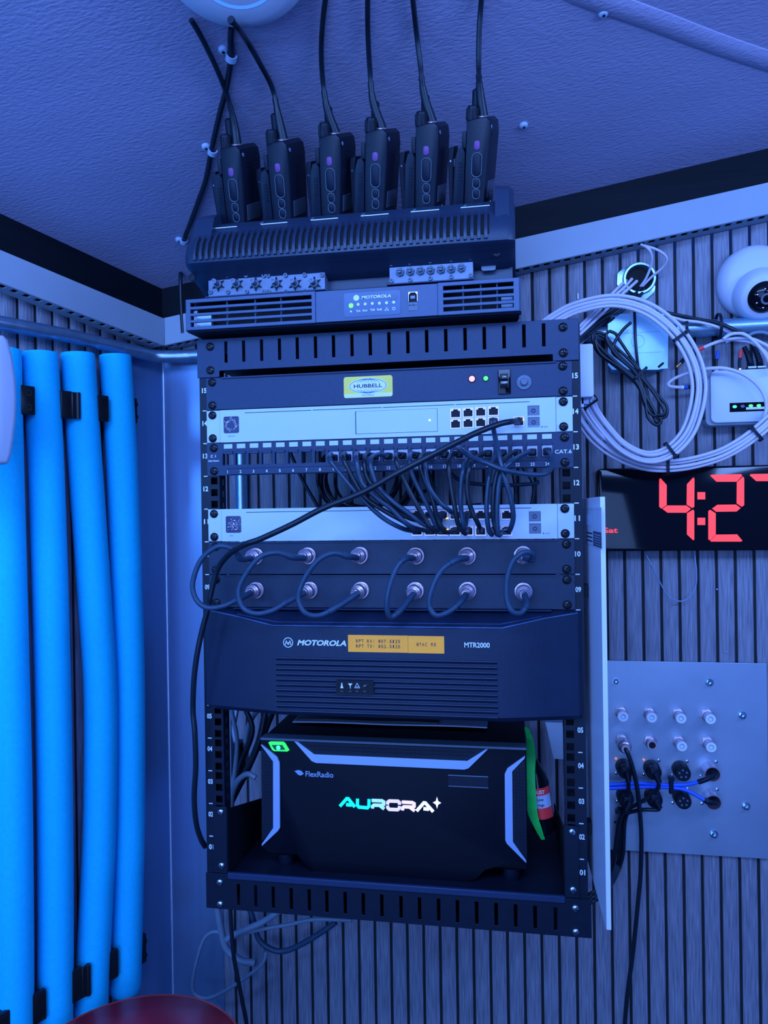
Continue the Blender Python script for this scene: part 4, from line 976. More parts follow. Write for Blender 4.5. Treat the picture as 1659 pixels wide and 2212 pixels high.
a, b = V_(1328, 145), V_(1503, 310); mb = MB(WF(YR)); mb.box(a.x, b.x, b.z, a.z, -.0002, .0008); build(mb, 'usb_frame', NICK, us)
zc_ = (a.z+b.z)/2-.0005; mb = MB(WF(YR)); mb.prism([(xm-.0052, zc_-.0058), (xm+.0052, zc_-.0058), (xm+.0052, zc_+.0030), (xm+.0030, zc_+.0058), (xm-.0030, zc_+.0058), (xm-.0052, zc_+.0030)], .0002, .001); build(mb, 'usb_port', DARK, us)
mb = MB(WF(YR)); mb.box(xm-.0028, xm+.0028, zc_-.0022, zc_+.0014, .001, .0016); build(mb, 'usb_tongue', ALUD, us)
p = V_(1415, 385); mb = MB(WF(YR)); mb.box(p.x-.0048, p.x+.0048, p.z-.0003, p.z+.0003, 0, .0002); mb.cyl(p.x-.0045, p.z, .0009, 0, .0002, 10); mb.tube([(p.x-.002, p.z, .0001), (p.x+.001, p.z+.0016, .0001)], .0002, 5); mb.tube([(p.x, p.z, .0001), (p.x+.002, p.z-.0016, .0001)], .0002, 5); build(mb, 'usb_symbol', INKD, us)

# ------------------------------------------------------------------ tuning boxes
def tuned_box(q0, q1, q2, q3, y, label, kind, caps, screws_):
    a, b = at(*q0, y), at(*q1, y); c_, d_ = at(*q2, y), at(*q3, y)
    xa, xb = (a.x+c_.x)/2, (b.x+d_.x)/2; za, zb2 = (c_.z+d_.z)/2, (a.z+b.z)/2
    t = thing('tuned_filter_box', label, 'filter box', ((xa+xb)/2, y+.02, za))
    mb = MB(WF(y)); mb.box(xa, xb, za, zb2, -.045, 0); body = build(mb, 'box_body', ALUD, t, bevel=.0006)
    mb = MB(WF(y)); mb.box(xa-.003, xb, za-.0015, za, -.045, .004); build(mb, 'mounting_tray', BLK, t)
    for q in caps:
        p = at(*q, y); f = WF(y, p.x, p.z)
        mb = MB(f); mb.ring(0, 0, .0012, .0028, 0, .0028, 16); mb.cyl(0, 0, .0014, 0, .0012, 8); build(mb, 'cap_screw', SGREY, t)
    for q in screws_:
        p = at(*q, y); f = WF(y, p.x, p.z)
        if kind == 'star':
            mb = MB(f)
            for k in range(6):
                an = k*PI/3+PI/2; c1, s1_ = math.cos(an), math.sin(an); px_ = Vector((-s1_, c1, 0)); d = Vector((c1, s1_, 0))
                mb.loft([[d*.002-px_*.0026, d*.002+px_*.0026, d*.002+px_*.0026+Vector((0, 0, .0022)), d*.002-px_*.0026+Vector((0, 0, .0022))],
                         [d*.0095-px_*.0004, d*.0095+px_*.0004, d*.0095+px_*.0004+Vector((0, 0, .0006)), d*.0095-px_*.0004+Vector((0, 0, .0006))]])
            st = build(mb, 'star_nut', BLKM, t)
            mb = MB(f); mb.lathe(0, 0, [(.0050, .0008), (.0050, .0034), (.0034, .0040), (.0034, .0150), (.0030, .0155)], 18); build(mb, 'tuning_stud', SGREY, st)
            mb = MB(f); mb.ring(0, 0, .0020, .0034, .0150, .0162, 18); build(mb, 'stud_rim', ALUD, st)
        else:
            mb = MB(f); mb.prism([(.0056*math.cos(k*PI/3+.3), .0056*math.sin(k*PI/3+.3)) for k in range(6)], 0, .0035, .0006); st = build(mb, 'lock_nut', SGREY, t)
            mb = MB(f); mb.lathe(0, 0, [(.0030, .003), (.0030, .0085), (.0027, .009)], 16); build(mb, 'tuning_stud', SGREY, st)
            mb = MB(f); mb.box(-.0028, .0028, -.0004, .0004, .0088, .0092); build(mb, 'stud_slot', DARK, st)
    return t
def q5(x, y): return (440+x/6.144, 580+y/6.144)
tuned_box((450, 593), (702, 590.5), (450, 640), (702, 628), YR+.012, 'wide grey filter box with six star-shaped tuning studs on the left of the slim repeater', 'star',
    [q5(*q) for q in ((88, 100), (318, 98), (568, 97), (803, 97), (860, 97), (1090, 95), (1342, 90), (1573, 88), (95, 318), (325, 315), (575, 312), (806, 311), (863, 312), (1096, 310), (1345, 300))],
    [q5(*q) for q in ((195, 215), (443, 212), (693, 210), (966, 206), (1215, 206), (1470, 202))])
D_ = lambda x, y: zz('D', x, y)
tuned_box((841, 566), (1022, 553), (841, 613), (1022, 604), YR+.012, 'smaller grey filter box with seven slotted studs, right of the star-studded one', 'slot',
    [D_(*q) for q in ((57, 115), (203, 103), (367, 92), (532, 80), (686, 67), (59, 248), (207, 240), (368, 228), (534, 214), (688, 205))],
    [D_(*q) for q in ((127, 180), (208, 173), (289, 168), (369, 165), (452, 158), (533, 154), (615, 146))])

# ------------------------------------------------------------------ six-bay charger
CH = thing('radio_charger', 'long black six-bay charger with ribbed curved front holding six handheld radios', 'charger', (-.04, .05, z1_))
CHM = mat('charger_plastic', (0.018, 0.032, 0.068), .40, 0, .08, 300, bump=.15, bscale=900)
XA = at(396, 560, -.045).x; XB = at(1113, 500, -.045).x
zA = lambda px, py, y: at(px, py, y).z
mid = 752
prof = [(-.002, zA(mid, 600, -.002)), (-.018, zA(mid, 585, -.018)), (-.030, zA(mid, 562, -.030)), (-.040, zA(mid, 552, -.040)), (-.046, zA(mid, 543, -.046)), (-.047, zA(mid, 525, -.047)), (-.042, zA(mid, 503, -.042)), (-.032, zA(mid, 486, -.032)), (-.022, zA(mid, 476, -.022)), (-.014, zA(mid, 464, -.014)), (-.004, zA(mid, 461, -.004))]
def section(x, shrink=0.0):
    zc_ = 1.875
    return [(x, y+(shrink*.8), zc_+(z-zc_)*(1-shrink*6)) for y, z in prof]+[(x, .010, prof[-1][1]-.004), (x, .012, prof[-1][1]-.05), (x, .135-shrink, prof[-1][1]-.050), (x, .145-shrink, prof[-1][1]-.045), (x, .145-shrink, 1.835+.0), (x, .06, z1_+.0005)]
mb = MB(); mb.loft([section(XA, .010), section(XA+.004, .004), section(XA+.010), section(XB-.010), section(XB-.004, .004), section(XB, .010)])
build(mb, 'housing', CHM, CH, ang=30)
# end cheeks rise above the rim
for s, xe, zt_ in ((-1, XA, at(470, 484, .03).z), (1, XB, at(1100, 408, .01).z)):
    xo, xi = (xe+.002, xe+.034) if s < 0 else (xe-.024, xe-.001)
    mb = MB(); pr = [(-.040, 1.870), (-.036, 1.892), (-.022, zt_-.012), (-.008, zt_-.002), (.02, zt_), (.10, zt_-.004), (.14, zt_-.02), (.14, 1.86), (-.03, 1.86)]
    a_, b_ = (xo, xi) if s < 0 else (xo, xi)
    ins = lambda k: [(y*(1-k)+.05*k, z*(1-k)+1.88*k) for y, z in pr]
    if s < 0: mb.loft([[(xo, y, z) for y, z in ins(.10)], [(xo+.006, y, z) for y, z in ins(.02)], [(xi, y, z) for y, z in ins(.0)]])
    else: mb.loft([[(xo, y, z) for y, z in pr], [(xi-.006, y, z) for y, z in ins(.02)], [(xi, y, z) for y, z in ins(.10)]])
    build(mb, 'end_cheek', CHM, CH, ang=30)
# ribs over the vented front
xr0 = at(415, 540, -.046).x; xr1 = at(1057, 490, -.046).x
nr = 46; rib = [(-.026, prof[8][1]-.003), (-.036, prof[7][1]-.001), (-.0455, prof[6][1]), (-.0500, prof[5][1]), (-.0490, prof[4][1]+.003)]
mb = MB()
for i in range(nr):
    x = xr0+(xr1-xr0)*(i+.5)/nr; hw = .0019
    inner = [(y+.0045, z-.0005) for y, z in rib]
    mb.loft([[(x-hw, y, z), (x+hw, y, z), (x+hw, y2, z2), (x-hw, y2, z2)] for (y, z), (y2, z2) in zip(rib, inner)])
build(mb, 'cooling_rib', CHM, CH, ang=40)
mb = MB(); vs_ = [(y-.0006, z) for y, z in rib]
mb.loft([[(xr0, y+.0035, z), (xr1, y+.0035, z), (xr1, y+.0045, z), (xr0, y+.0045, z)] for y, z in vs_]); build(mb, 'vent_shade', DARK, CH)  # dark sheet standing in for the shade in the slots between ribs
for k in range(6):
    xa = at(455+k*108, 482-k*8, -.020).x; xb = xa+.036
    zc_ = prof[8][1]+.0052
    mb = MB(); mb.box(xa, xb, -.0195, -.0182, zc_-.0005, zc_+.0005); build(mb, 'bay_marking', INK, CH)
for k in range(6):
    xa = at(437+k*110, 485-k*8, -.020).x
    mb = MB(); mb.loft([[(xa-.004, -.021, prof[8][1]-.0005), (xa+.002, -.021, prof[8][1]-.0005), (xa+.002, -.019, prof[8][1]-.001), (xa-.004, -.019, prof[8][1]-.001)],
                        [(xa+.010, -.0145, prof[9][1]), (xa+.0125, -.0145, prof[9][1]), (xa+.0125, -.012, prof[9][1]-.001), (xa+.010, -.012, prof[9][1]-.001)]]); build(mb, 'bay_divider', SGREY, CH)
for q in ((415, 600), (1073, 546)):
    p = at(*q, -.024); mb = MB(WF(-.024, p.x, p.z)); mb.ring(0, 0, .0020, .0050, 0, .0014, 18); build(mb, 'foot_socket', BLKM, CH)
p = at(1055, 573, -.012); mb = MB(WF(-.004, p.x, p.z)); mb.rbox(-.009, .009, -.005, .005, 0, .003, .003); build(mb, 'base_latch', SGREY, CH)
# base block below housing down to the repeater's lid
mb = MB(); mb.box(XA+.03, XB-.004, .002, .13, z1_-.0005, 1.850); build(mb, 'base_block', CHM, CH)

# ------------------------------------------------------------------ handheld radios
RADM = mat('radio_plastic', (0.006, 0.009, 0.020), .42, 0, .1, 90, spec=.32, bump=.15, bscale=900)
def radio_root(B, T, yaw, label, k=1.0):
    zax = (T-B).normalized(); yx = Vector((math.cos(yaw), math.sin(yaw), 0)); xax = (yx-zax*yx.dot(zax)).normalized(); yax = zax.cross(xax)
    M = Matrix(((xax.x, yax.x, zax.x, B.x), (xax.y, yax.y, zax.y, B.y), (xax.z, yax.z, zax.z, B.z), (0, 0, 0, 1)))
    return M
# local: x back(-) to front(+), y towards depth (side facing the room is y = -.027), z up; origin at pocket line
def lb(mb, pts, y0, y1, r=.0025):
    """side outline (x,z) extruded over y with softened side faces"""
    cx_ = sum(p[0] for p in pts)/len(pts); cz_ = sum(p[1] for p in pts)/len(pts)
    sh = lambda d: [(cx_+(x-cx_)*(1-d/.02), cz_+(z-cz_)*(1-d/.06)) for x, z in pts]
    mb.loft([[(x, y0, z) for x, z in sh(r)], [(x, y0+r*.3, z) for x, z in sh(r*.3)], [(x, y0+r, z) for x, z in pts], [(x, y1-r, z) for x, z in pts], [(x, y1-r*.3, z) for x, z in sh(r*.3)], [(x, y1, z) for x, z in sh(r)]])
def make_radio(L, label):
    R0 = bpy.data.objects.new('handheld_radio', None); COL.objects.link(R0); R0.empty_display_size = .01; WL[R0.name] = Vector((0, 0, 0))
    k = L/.104
    S = Matrix.Scale(k, 4)
    def part(mb, nm, m_, par=R0, bev=.0, label=None, ang=35):
        mb.bm.transform(S); o = build(mb, nm, m_, par, bevel=bev, label=label, ang=ang); return o
    hw = .0265
    mb = MB(); lb(mb, [(-.009, -.045), (.0150, -.045), (.0165, .010), (.0185, .050), (.0200, .090), (.0185, .101), (.0140, .105), (.004, .104), (-.009, .1005)], -hw, hw, .004); body = part(mb, 'body', RADM)
    mb = MB(); lb(mb, [(-.0235, -.045), (-.0092, -.045), (-.0092, .068), (-.0130, .074), (-.0180, .072), (-.0215, .060)], -hw+.0005, hw-.0005, .0015); bat = part(mb, 'battery', BLK2)
    mb = MB()
    for i in range(6): mb.box(-.0165, -.0120, -hw-.0008, -hw+.0030, .050+i*.0036-.012, .0512+i*.0036-.012)
    part(mb, 'battery_grip', RADM, bat)
    mb = MB(); mb.loft([[(-.0330, -.010, .072), (-.0262, -.010, .074), (-.0262, .010, .074), (-.0330, .010, .072)], [(-.0335, -.011, .062), (-.0268, -.011, .062), (-.0268, .011, .062), (-.0335, .011, .062)],
                        [(-.0275, -.011, -.020), (-.0250, -.011, -.020), (-.0250, .011, -.020), (-.0275, .011, -.020)]]); clip = part(mb, 'belt_clip', BLK2, bev=.0008)
    mb = MB(); mb.box(-.0270, -.0205, -.0085, .0085, .052, .060); part(mb, 'clip_hinge', SGREY, clip)
    mb = MB(); mb.tube([(-.0300, -.0115, .058), (-.0300, -.0100, .058)], .0011, 8); part(mb, 'hinge_pin', SCRS, clip)
    # accessory cover on the back edge of the side
    mb = MB(); mb.rbox(-.0135, -.0085, .072, .0900, 0, .003, .0015, .0006); mb.bm.transform(frame((0, -hw+.004, 0), (1, 0, 0), (0, 0, 1))); part(mb, 'accessory_cover', RADM)
    SF = frame((0, -hw, 0), (1, 0, 0), (0, 0, 1))
    mb = MB(SF); mb.rbox(.0015, .0085, .0705, .0805, -.001, .0012, .0028, .0006); part(mb, 'emergency_button', PURP, label='purple side button')
    for (cx_, cz_, a_, b_, nm) in ((.0055, .0550, .0052, .0122, 'talk_button'), (.0058, .0350, .0036, .0046, 'side_button'), (.0060, .0235, .0036, .0046, 'side_button')):
        mb = MB(SF); mb.prism(rr(cx_-a_, cx_+a_, cz_-b_, cz_+b_, min(a_, b_)*.95), -.001, .0010, .0008); bt = part(mb, nm, BLK2)
        pts = [Vector((x, z, .0004)) for x, z in rr(cx_-a_-.0006, cx_+a_+.0006, cz_-b_-.0006, cz_+b_+.0006, min(a_, b_))]
        mb = MB(SF); mb.tube(pts, .00045, 5, closed=True); part(mb, 'button_rim', SGREY, bt)
    # front face: grille, screen and keys
    FM = frame((.0190, 0, .070), (0, 1, 0), (0, 0, 1))
    mb = MB()
    for i in range(9): mb.box(.0178-.0006*i*.4, .0206-.0005*i, -.018, .018, .086-i*.0050, .0882-i*.0050)
    part(mb, 'speaker_grille', RADM)
    mb = MB(); mb.loft([[(.0163, -.019, .018), (.0163, .019, .018), (.0163, .019, .038), (.0163, -.019, .038)], [(.0176, -.018, .019), (.0176, .018, .019), (.0190, .018, .037), (.0190, -.018, .037)]])
    part(mb, 'screen', mat('radio_screen', (.05, .07, .10), .12) if 'radio_screen' not in MATS else MATS['radio_screen'])
    for yy, zz_ in ((-.017, .0085), (-.005, .0105), (.007, .0105), (-.008, .001)):
        mb = MB(frame((.0160, yy, zz_), (0, 1, 0), (0, 0, 1))); mb.lathe(0, 0, [(.0030, 0), (.0030, .0010), (.0022, .0014), (.0003, .0014)], 14); part(mb, 'keypad_key', INK)
    mb = MB(frame((.0192, -.019, .0945), (0, 1, 0), (0, 0, 1))); mb.ring(0, 0, .0014, .0021, 0, .0006, 16); part(mb, 'round_emblem', INKG)
    # knob, aerial with stub
    mb = MB(frame((-.0045, -.016, .1005), (1, 0, 0), (0, 1, 0)))
    mb.lathe(0, 0, [(.0068, 0), (.0068, .004), (.0062, .012), (.0056, .0150), (.0040, .0162)], 18); kb = part(mb, 'volume_knob', RADM)
    mb = MB(frame((-.0045, -.016, .1005), (1, 0, 0), (0, 1, 0)))
    for i in range(9): an = i*2*PI/9; mb.box(.0066*math.cos(an)-.0006, .0066*math.cos(an)+.0006, .0066*math.sin(an)-.0006, .0066*math.sin(an)+.0006, .002, .013)
    part(mb, 'knob_grip', RADM, kb)
    mb = MB(frame((.0065, -.008, .1035), (1, 0, 0), (0, 1, 0))); mb.lathe(0, 0, [(.0072, 0), (.0072, .0018), (.0060, .0024)], 18); part(mb, 'aerial_collar', NICK)
    mb = MB(); mb.loft([[(-.0045+.005*math.cos(t)+.002, -.006+.0045*math.sin(t), z) for t in [i*2*PI/12 for i in range(12)]] for z in (.100, .1275, .1315)]+[[(-.0025+.0025*math.cos(t), -.006+.0025*math.sin(t), .1335) for t in [i*2*PI/12 for i in range(12)]]])
    part(mb, 'channel_knob', RADM)
    return R0, k
rads = [((512, 489), (496, 330), [(513, 310), (505, 262), (490, 205), (475, 165), (455, 120), (432, 75), (413, 43)]),
        ((612, 481), (597, 321), [(610, 300), (600, 245), (588, 190), (560, 135), (534, 90), (515, 62), (498, 42)]),
        ((715.6, 470), (709.6, 301), [(716, 283), (706, 232), (697, 170), (694, 110), (697, 50), (704, -10), (712, -70)]),
        ((808.5, 462), (809.8, 288), [(815, 270), (805, 215), (799, 150), (795, 80), (794, 20), (795, -40), (796, -90)]),
        ((918, 451), (920, 275), [(924, 258), (915, 200), (908, 140), (900, 75), (894, 20), (888, -40), (884, -90)]),
        ((1024, 441.6), (1031, 261), [(1038, 245), (1036, 190), (1034, 140), (1035, 70), (1039, 10), (1044, -50), (1048, -95)])]
rl = ['leftmost handheld radio, leaning most, its bent aerial touching the ceiling disc', 'second handheld radio from the left, aerial tip in front of the round ceiling disc',
      'third handheld radio from the left, with white lettering down its battery edge', 'fourth handheld radio from the left in the charger',
      'fifth handheld radio from the left in the charger', 'rightmost handheld radio in the charger, standing nearly upright']
L0 = None; proto = None
for i, (qb, qt, aer) in enumerate(rads):
    B = at(*qb, .012-.006); T = at(*qt, -.030-.006)
    B, T = at(*qb, .010), at(*qt, -.034)
    B = B+Vector((.0, .0265, 0)); T = T+Vector((0, .0265, 0))
    # keep the photographed line while the visible side sits at the given depth
    L = (T-B).length
    M = radio_root(B, T, -0.20, rl[i])
    if proto is None: L0 = .1115; proto, kk = make_radio(L0, rl[i]); R1 = proto
    else: R1 = copy_tree(proto)
    R1.rotation_euler = M.to_euler(); R1.location = B; WL[R1.name] = Vector(B)
    tag(R1, rl[i], 'radio', 'handheld radios in the six-bay charger')
    # aerial in world space, parented with inverse of the radio's own transform
    wp = []
    top = B+(T-B).normalized()*(.1035*kk)+M.to_3x3()@Vector((.0065*kk, -.008*kk, 0))
    y0 = top.y
    for j, q in enumerate(aer[0:]):
        p = at(*q, y0 - .010*j - (.006*j if i > 1 else .0035*j))
        # stay below the ceiling skin
        c_ = ceil(*q, .006 if not (i == 1 and j >= len(aer)-2) else (.046 if j == len(aer)-1 else .040))
        if (p-CAM).length > (c_-CAM).length: p = c_
        wp.append(p)
    wp[0] = top+(T-B).normalized()*.001
    sm = smooth(wp, 6); n_ = len(sm); rs = []
    for j in range(n_):
        u_ = j/(n_-1)
        r_ = .0068-.0036*min(1, u_/.28) if u_ < .28 else .0032
        if .22 < u_ < .30: r_ += .0004*(1 if j % 2 else -1)
        rs.append(r_)
    if i == 1: rs[-1] = .0042; rs[-2] = .0044
    mb = MB(); mb.tube(sm, rs, 12); mb.bm.transform(M.inverted())
    WLs = WL[R1.name]; WL[R1.name] = Vector((0, 0, 0)); ao = build(mb, 'aerial', RUB, R1, ang=60); WL[R1.name] = WLs
    if i == 2:
        mb_p = text('MOTOROLA', frame((-.0200*kk, -.0250*kk, .020), (0, 0, 1), (-1, 0, 0)), 0, 0, INK, None, h=.0028, wd=.040, bold=.03)
        mb_p.parent = R1; mb_p.name = 'battery_lettering'

# ------------------------------------------------------------------ ceiling: access point, cable, screws
pc = Vector((-.108, -.222, 0)); pc.z = _P0.z+(-(CN.x*(pc.x-_P0.x)+CN.y*(pc.y-_P0.y)))/CN.z
AF = CFr(pc)
t = thing('access_point', 'white disc-shaped wireless access point with a glowing blue ring on the ceiling', 'access point', tuple(pc))
mb = MB(AF); mb.lathe(0, 0, [(.070, .0), (.076, .004), (.0785, .012), (.0775, .020), (.072, .0265), (.060, .0310), (.0435, .0328)], 64); build(mb, 'dome', WPL, t, ang=60)
mb = MB(AF); mb.lathe(0, 0, [(.0392, .025), (.0392, .0332), (.025, .0345), (.0005, .0348)], 48); build(mb, 'centre_cap', WPL, t, ang=60)
mb = MB(AF); mb.ring(0, 0, .0392, .0435, .028, .0331, 64); build(mb, 'ring_light', L_RING, t)
mb = MB(AF); mb.rbox(-.005, .005, -.006, .006, .0346, .0350, .003); build(mb, 'emblem', INKG, t)
cpx = [(500, 60), (498, 90), (499, 125), (489, 190), (476, 240), (462, 300), (455, 335), (444, 390), (430, 430), (412, 480), (398, 517)]
wp = [ceil(*q, .0045) for q in cpx]
e = left(393, 560, .006)
wp += [at(393, 550, .27), at(390, 600, .262), at(391, 650, .262), at(395, 720, .262)]
cable('ceiling_cable', wp, .0036, RUB, 'black cable clipped along the ceiling from the access point down towards the rack', 'cable')
CLM = mat('clip_white', (.40, .52, .72), .45)
for k, (q, qs, lab) in enumerate((((499, 118), (482, 107), 'white cable clip nearest the access point'), ((459, 322), (445, 316), 'white cable clip halfway along the ceiling cable'), ((397, 515), (387, 517), 'white cable clip where the ceiling cable meets the wall'))):
    p = ceil(*q, 0); s_ = ceil(*qs, 0)
    t = thing('cable_clip', lab, 'cable clip', tuple(p), 'clips of the ceiling cable')
    d = Vector((ceil(q[0]+2, q[1]-12, 0)-p)).normalized(); f = frame(p, d.cross(CN)*-1, d)
    f = frame(p, CN.cross(d), Vector(d)) if False else Matrix(((*[0]*4,),)*4) if False else frame(p, d.cross(CN), d)
    if (f.to_3x3()@Vector((0, 0, 1))).dot(CN) < 0: f = frame(p, CN.cross(d), d)
    mb = MB(f); mb.loft([[(.0068*math.cos(a_)*r_, y_, .0045+.0068*math.sin(a_)*r_-.0008) for a_ in [PI*i/10 for i in range(11)] for r_ in (1,)]+[(.0048*math.cos(a_), y_, .0045+.0048*math.sin(a_)) for a_ in [PI*(10-i)/10 for i in range(11)]] for y_ in (-.004, .004)]); build(mb, 'strap', CLM, t)
    fs = CFr(s_); mb = MB(fs); mb.lathe(0, 0, [(.0062, 0), (.0060, .002), (.0042, .0040), (.0005, .0046)], 18); hd = build(mb, 'screw_cap', CLM, t)
    mb = MB(fs); mb.cyl(0, 0, .0019, .0042, .0050, 10); build(mb, 'screw_recess', DARK, hd)
for q, lab in (((1303, 28), 'white-capped ceiling screw near the moulded seam'), ((1131, 270), 'white-capped ceiling screw right of the rightmost radio')):
    s_ = ceil(*q, 0); fs = CFr(s_)
    t = thing('ceiling_screw', lab, 'screw', tuple(s_), 'lone screws in the ceiling')
    mb = MB(fs); mb.lathe(0, 0, [(.0062, 0), (.0060, .002), (.0042, .0040), (.0005, .0046)], 18); build(mb, 'screw_cap', CLM, t)
    mb = MB(fs); mb.cyl(0, 0, .0019, .0042, .0050, 10); build(mb, 'screw_recess', DARK, t)
# ------------------------------------------------------------------ blue foam tubes on the left wall
def lpath(pts, off): return [left(*q, off) for q in pts]
tubes = [('leftmost blue foam tube, cut by the photograph edge and partly behind the white rounded device', [(4, 757), (9, 1000), (20, 1400), (29, 1800), (32, 2330)], .0262, 'f'),
         ('second blue foam tube from the left, hanging straight down the wall', [(86, 764), (99, 1000), (112, 1400), (118, 1700), (120, 2000), (118, 2300)], .0258, 'f'),
         ('third blue foam tube from the left, bowing right and ending just above the red stool', [(168, 766), (184, 1000), (205, 1300), (217, 1500), (216, 1750), (208, 1950), (195, 2200)], .0258, 'e'),
         ('rightmost blue foam tube, shortest, beside the dark stainless corner sheet', [(249, 770), (263, 1000), (274, 1300), (279, 1500), (279, 1750), (275, 1950), (270, 2146)], .0256, 'e')]
for lab, pts, r, e in tubes:
    off = .031
    wp = lpath(pts, off); sm = smooth(wp, 8); n_ = len(sm)
    mb = MB(); a, b = sm[0], sm[-1]; da = (sm[0]-sm[1]).normalized(); db = (sm[-1]-sm[-2]).normalized()
    P = [a+da*.0]+sm[1:-1]+[b-db*.012, b-db*.006, b-db*.002, b]; rs = [r*.985]+[r]*(len(sm)-2)+[r*.99, r*.95, r*.88, r*.76]
    P.insert(0, a+da*.0015); rs.insert(0, r*.955)
    mb.tube(P, rs, 32); o = build(mb, 'foam_tube', FOAM, ang=40); tag(o, lab, 'foam tube', 'blue foam tubes on the left wall')
BRK = mat('bracket_plastic', (.010, .011, .014), .35, 0, .1, 60)
def wall_clip(q, hpx, off, lab, arm, wpx=18, lip=.012):
    p = left(*q, off); z0_ = left(q[0], q[1]+hpx/2, off).z; z1__ = left(q[0], q[1]-hpx/2, off).z
    s = -(CORNER-Vector((p.x, p.y, 0))).length
    s = (Vector((p.x, p.y, 0))-CORNER).dot(LD)
    t = thing('tube_clip', lab, 'wall clip', tuple(p), 'black clips holding the foam tubes')
    M = LF(); hw = .0085*wpx/18
    mb = MB(M); mb.box(s-.004, s+.004, z0_, z1__, .001, off-.006); build(mb, 'clip_stem', BRK, t)
    mb = MB(M); mb.rbox(s-hw, s+hw, z0_, z1__, off-.006, off, .0015, .001); build(mb, 'clip_plate', BRK, t)
    if arm:
        mb = MB(M); mb.box(s+hw-.002, s+hw+.0105, z0_+.001, z1__-.001, off-.002, off+.002); mb.tube([M@Vector((0, 0, 0))]*2, .0001, 3) if False else None
        build(mb, 'clip_arm', BRK, t, bevel=.0015)
        mb = MB(M); 
        mb.loft([[(s+hw+.0085+.0042*math.cos(k*PI/5), z, off+.001+.0042*math.sin(k*PI/5)) for k in range(10)] for z in (z0_+.001, z1__-.001)]); build(mb, 'clip_roll', BRK, t)
    else:
        for dz in (.25, .75):
            z = z0_+(z1__-z0_)*dz; f = M@Matrix.Translation((s+.001, z, off)); mb = MB(f); mb.ring(0, 0, .0030, .0052, -.0004, .0007, 18); build(mb, 'clip_boss', BRK, t)
    return t
OFC = .052
wall_clip((60, 864), 62, OFC, 'upper black clip left of the second foam tube', False, 24)
wall_clip((144, 874), 60, OFC, 'upper black clip between the second and third foam tubes', True, 20)
wall_clip((224, 882), 56, OFC, 'upper black clip between the third and fourth foam tubes', False, 20)
wall_clip((291, 887), 54, .045, 'upper black clip right of the rightmost foam tube', False, 11)
wall_clip((86, 2176), 66, OFC, 'lower black clip left of the second foam tube', False, 22)
wall_clip((168, 2128), 70, OFC, 'lower black clip between the second and third foam tubes', True, 18)
wall_clip((247, 2084), 62, OFC, 'lower black clip between the third and fourth foam tubes', False, 16)
wall_clip((311, 2050), 62, .045, 'lower black clip right of the rightmost foam tube', False, 11)
wall_clip((4, 2226), 70, OFC, 'lower black clip at the bottom left corner of the photograph', False, 26)
# white rounded device at the left edge
wd = [(-150, 722), (-20, 720), (8, 724), (18, 734), (28, 770), (35, 815), (37.5, 860), (36, 905), (31, 950), (25, 985), (20, 1001), (16, 1003), (-20, 1004), (-150, 1004)]
t = thing('wall_device', 'white rounded plastic device at the left photograph edge in front of the foam tube', 'device', tuple(left(-40, 860, .09)))
M = LF(0, 0, .105)
pl_ = []
for q in wd:
    p = left(*q, .14); s = (Vector((p.x, p.y, 0))-CORNER).dot(LD); pl_.append((s, p.z))
mb = MB(LF()); cxm = pl_[0][0]; 
def shr(k): zc_ = (pl_[0][1]+pl_[-1][1])/2; return [(cxm+(x-cxm)*(1-k), zc_+(z-zc_)*(1-k*.7)) for x, z in pl_]
mb.loft([[(x, z, .10) for x, z in shr(.05)], [(x, z, .115) for x, z in shr(.01)], [(x, z, .135) for x, z in shr(0)], [(x, z, .142) for x, z in shr(.02)], [(x, z, .146) for x, z in shr(.08)]])
build(mb, 'casing', WPL, t, ang=50)
mb = MB(LF()); mb.box(cxm-.0, cxm+.05, (pl_[0][1]+pl_[-1][1])/2-.03, (pl_[0][1]+pl_[-1][1])/2+.03, .001, .101); build(mb, 'wall_mount', WPL, t)

# ------------------------------------------------------------------ things on the back wall, right of the rack
K_ = lambda x, y, d: W('K', x, y, d)
# octagonal conduit plate with a hole
t = thing('conduit_nut_plate', 'galvanised angular plate round a dark cable hole below the right cable duct', 'cable entry', tuple(K_(740, 340, YW)))
pts = [(600, 290), (640, 262), (745, 212), (800, 232), (868, 268), (864, 420), (800, 478), (745, 468), (640, 420), (596, 380)]
ctr = K_(752, 335, .292); rad_ = .0335
mb = MB(); N_ = 40
def polyr(an):
    # distance from centre to plate outline along an angle
    best = None; P = [K_(*q, .292) for q in pts]; d = Vector((math.cos(an), math.sin(an)))
    for i in range(len(P)):
        a_ = Vector((P[i].x-ctr.x, P[i].z-ctr.z)); b_ = Vector((P[(i+1) % len(P)].x-ctr.x, P[(i+1) % len(P)].z-ctr.z)); e_ = b_-a_
        den = d.x*e_.y-d.y*e_.x
        if abs(den) < 1e-12: continue
        tt = (a_.x*e_.y-a_.y*e_.x)/den; uu = (a_.x*d.y-a_.y*d.x)/den
        if tt > 0 and -.001 <= uu <= 1.001: best = tt if best is None else max(best, tt)
    return best or .04
hr = .0215
R = []
for k in range(N_):
    an = 2*PI*k/N_; ro = max(polyr(an), hr+.003); c1, s1_ = math.cos(an), math.sin(an)
    R.append([(ctr.x+r_*c1, y, ctr.z+r_*s1_) for r_, y in ((ro, .2995), (ro, .2925), (hr+.0045, .2915), (hr+.003, .286), (hr, .286), (hr-.001, .2990))])
mb.loft(R+[R[0]], cap=False); build(mb, 'plate', ZINC, t, ang=25)
mb = MB(WF(.2992, ctr.x, ctr.z)); mb.cyl(0, 0, hr, 0, .0006, 36); build(mb, 'hole', DARK, t)
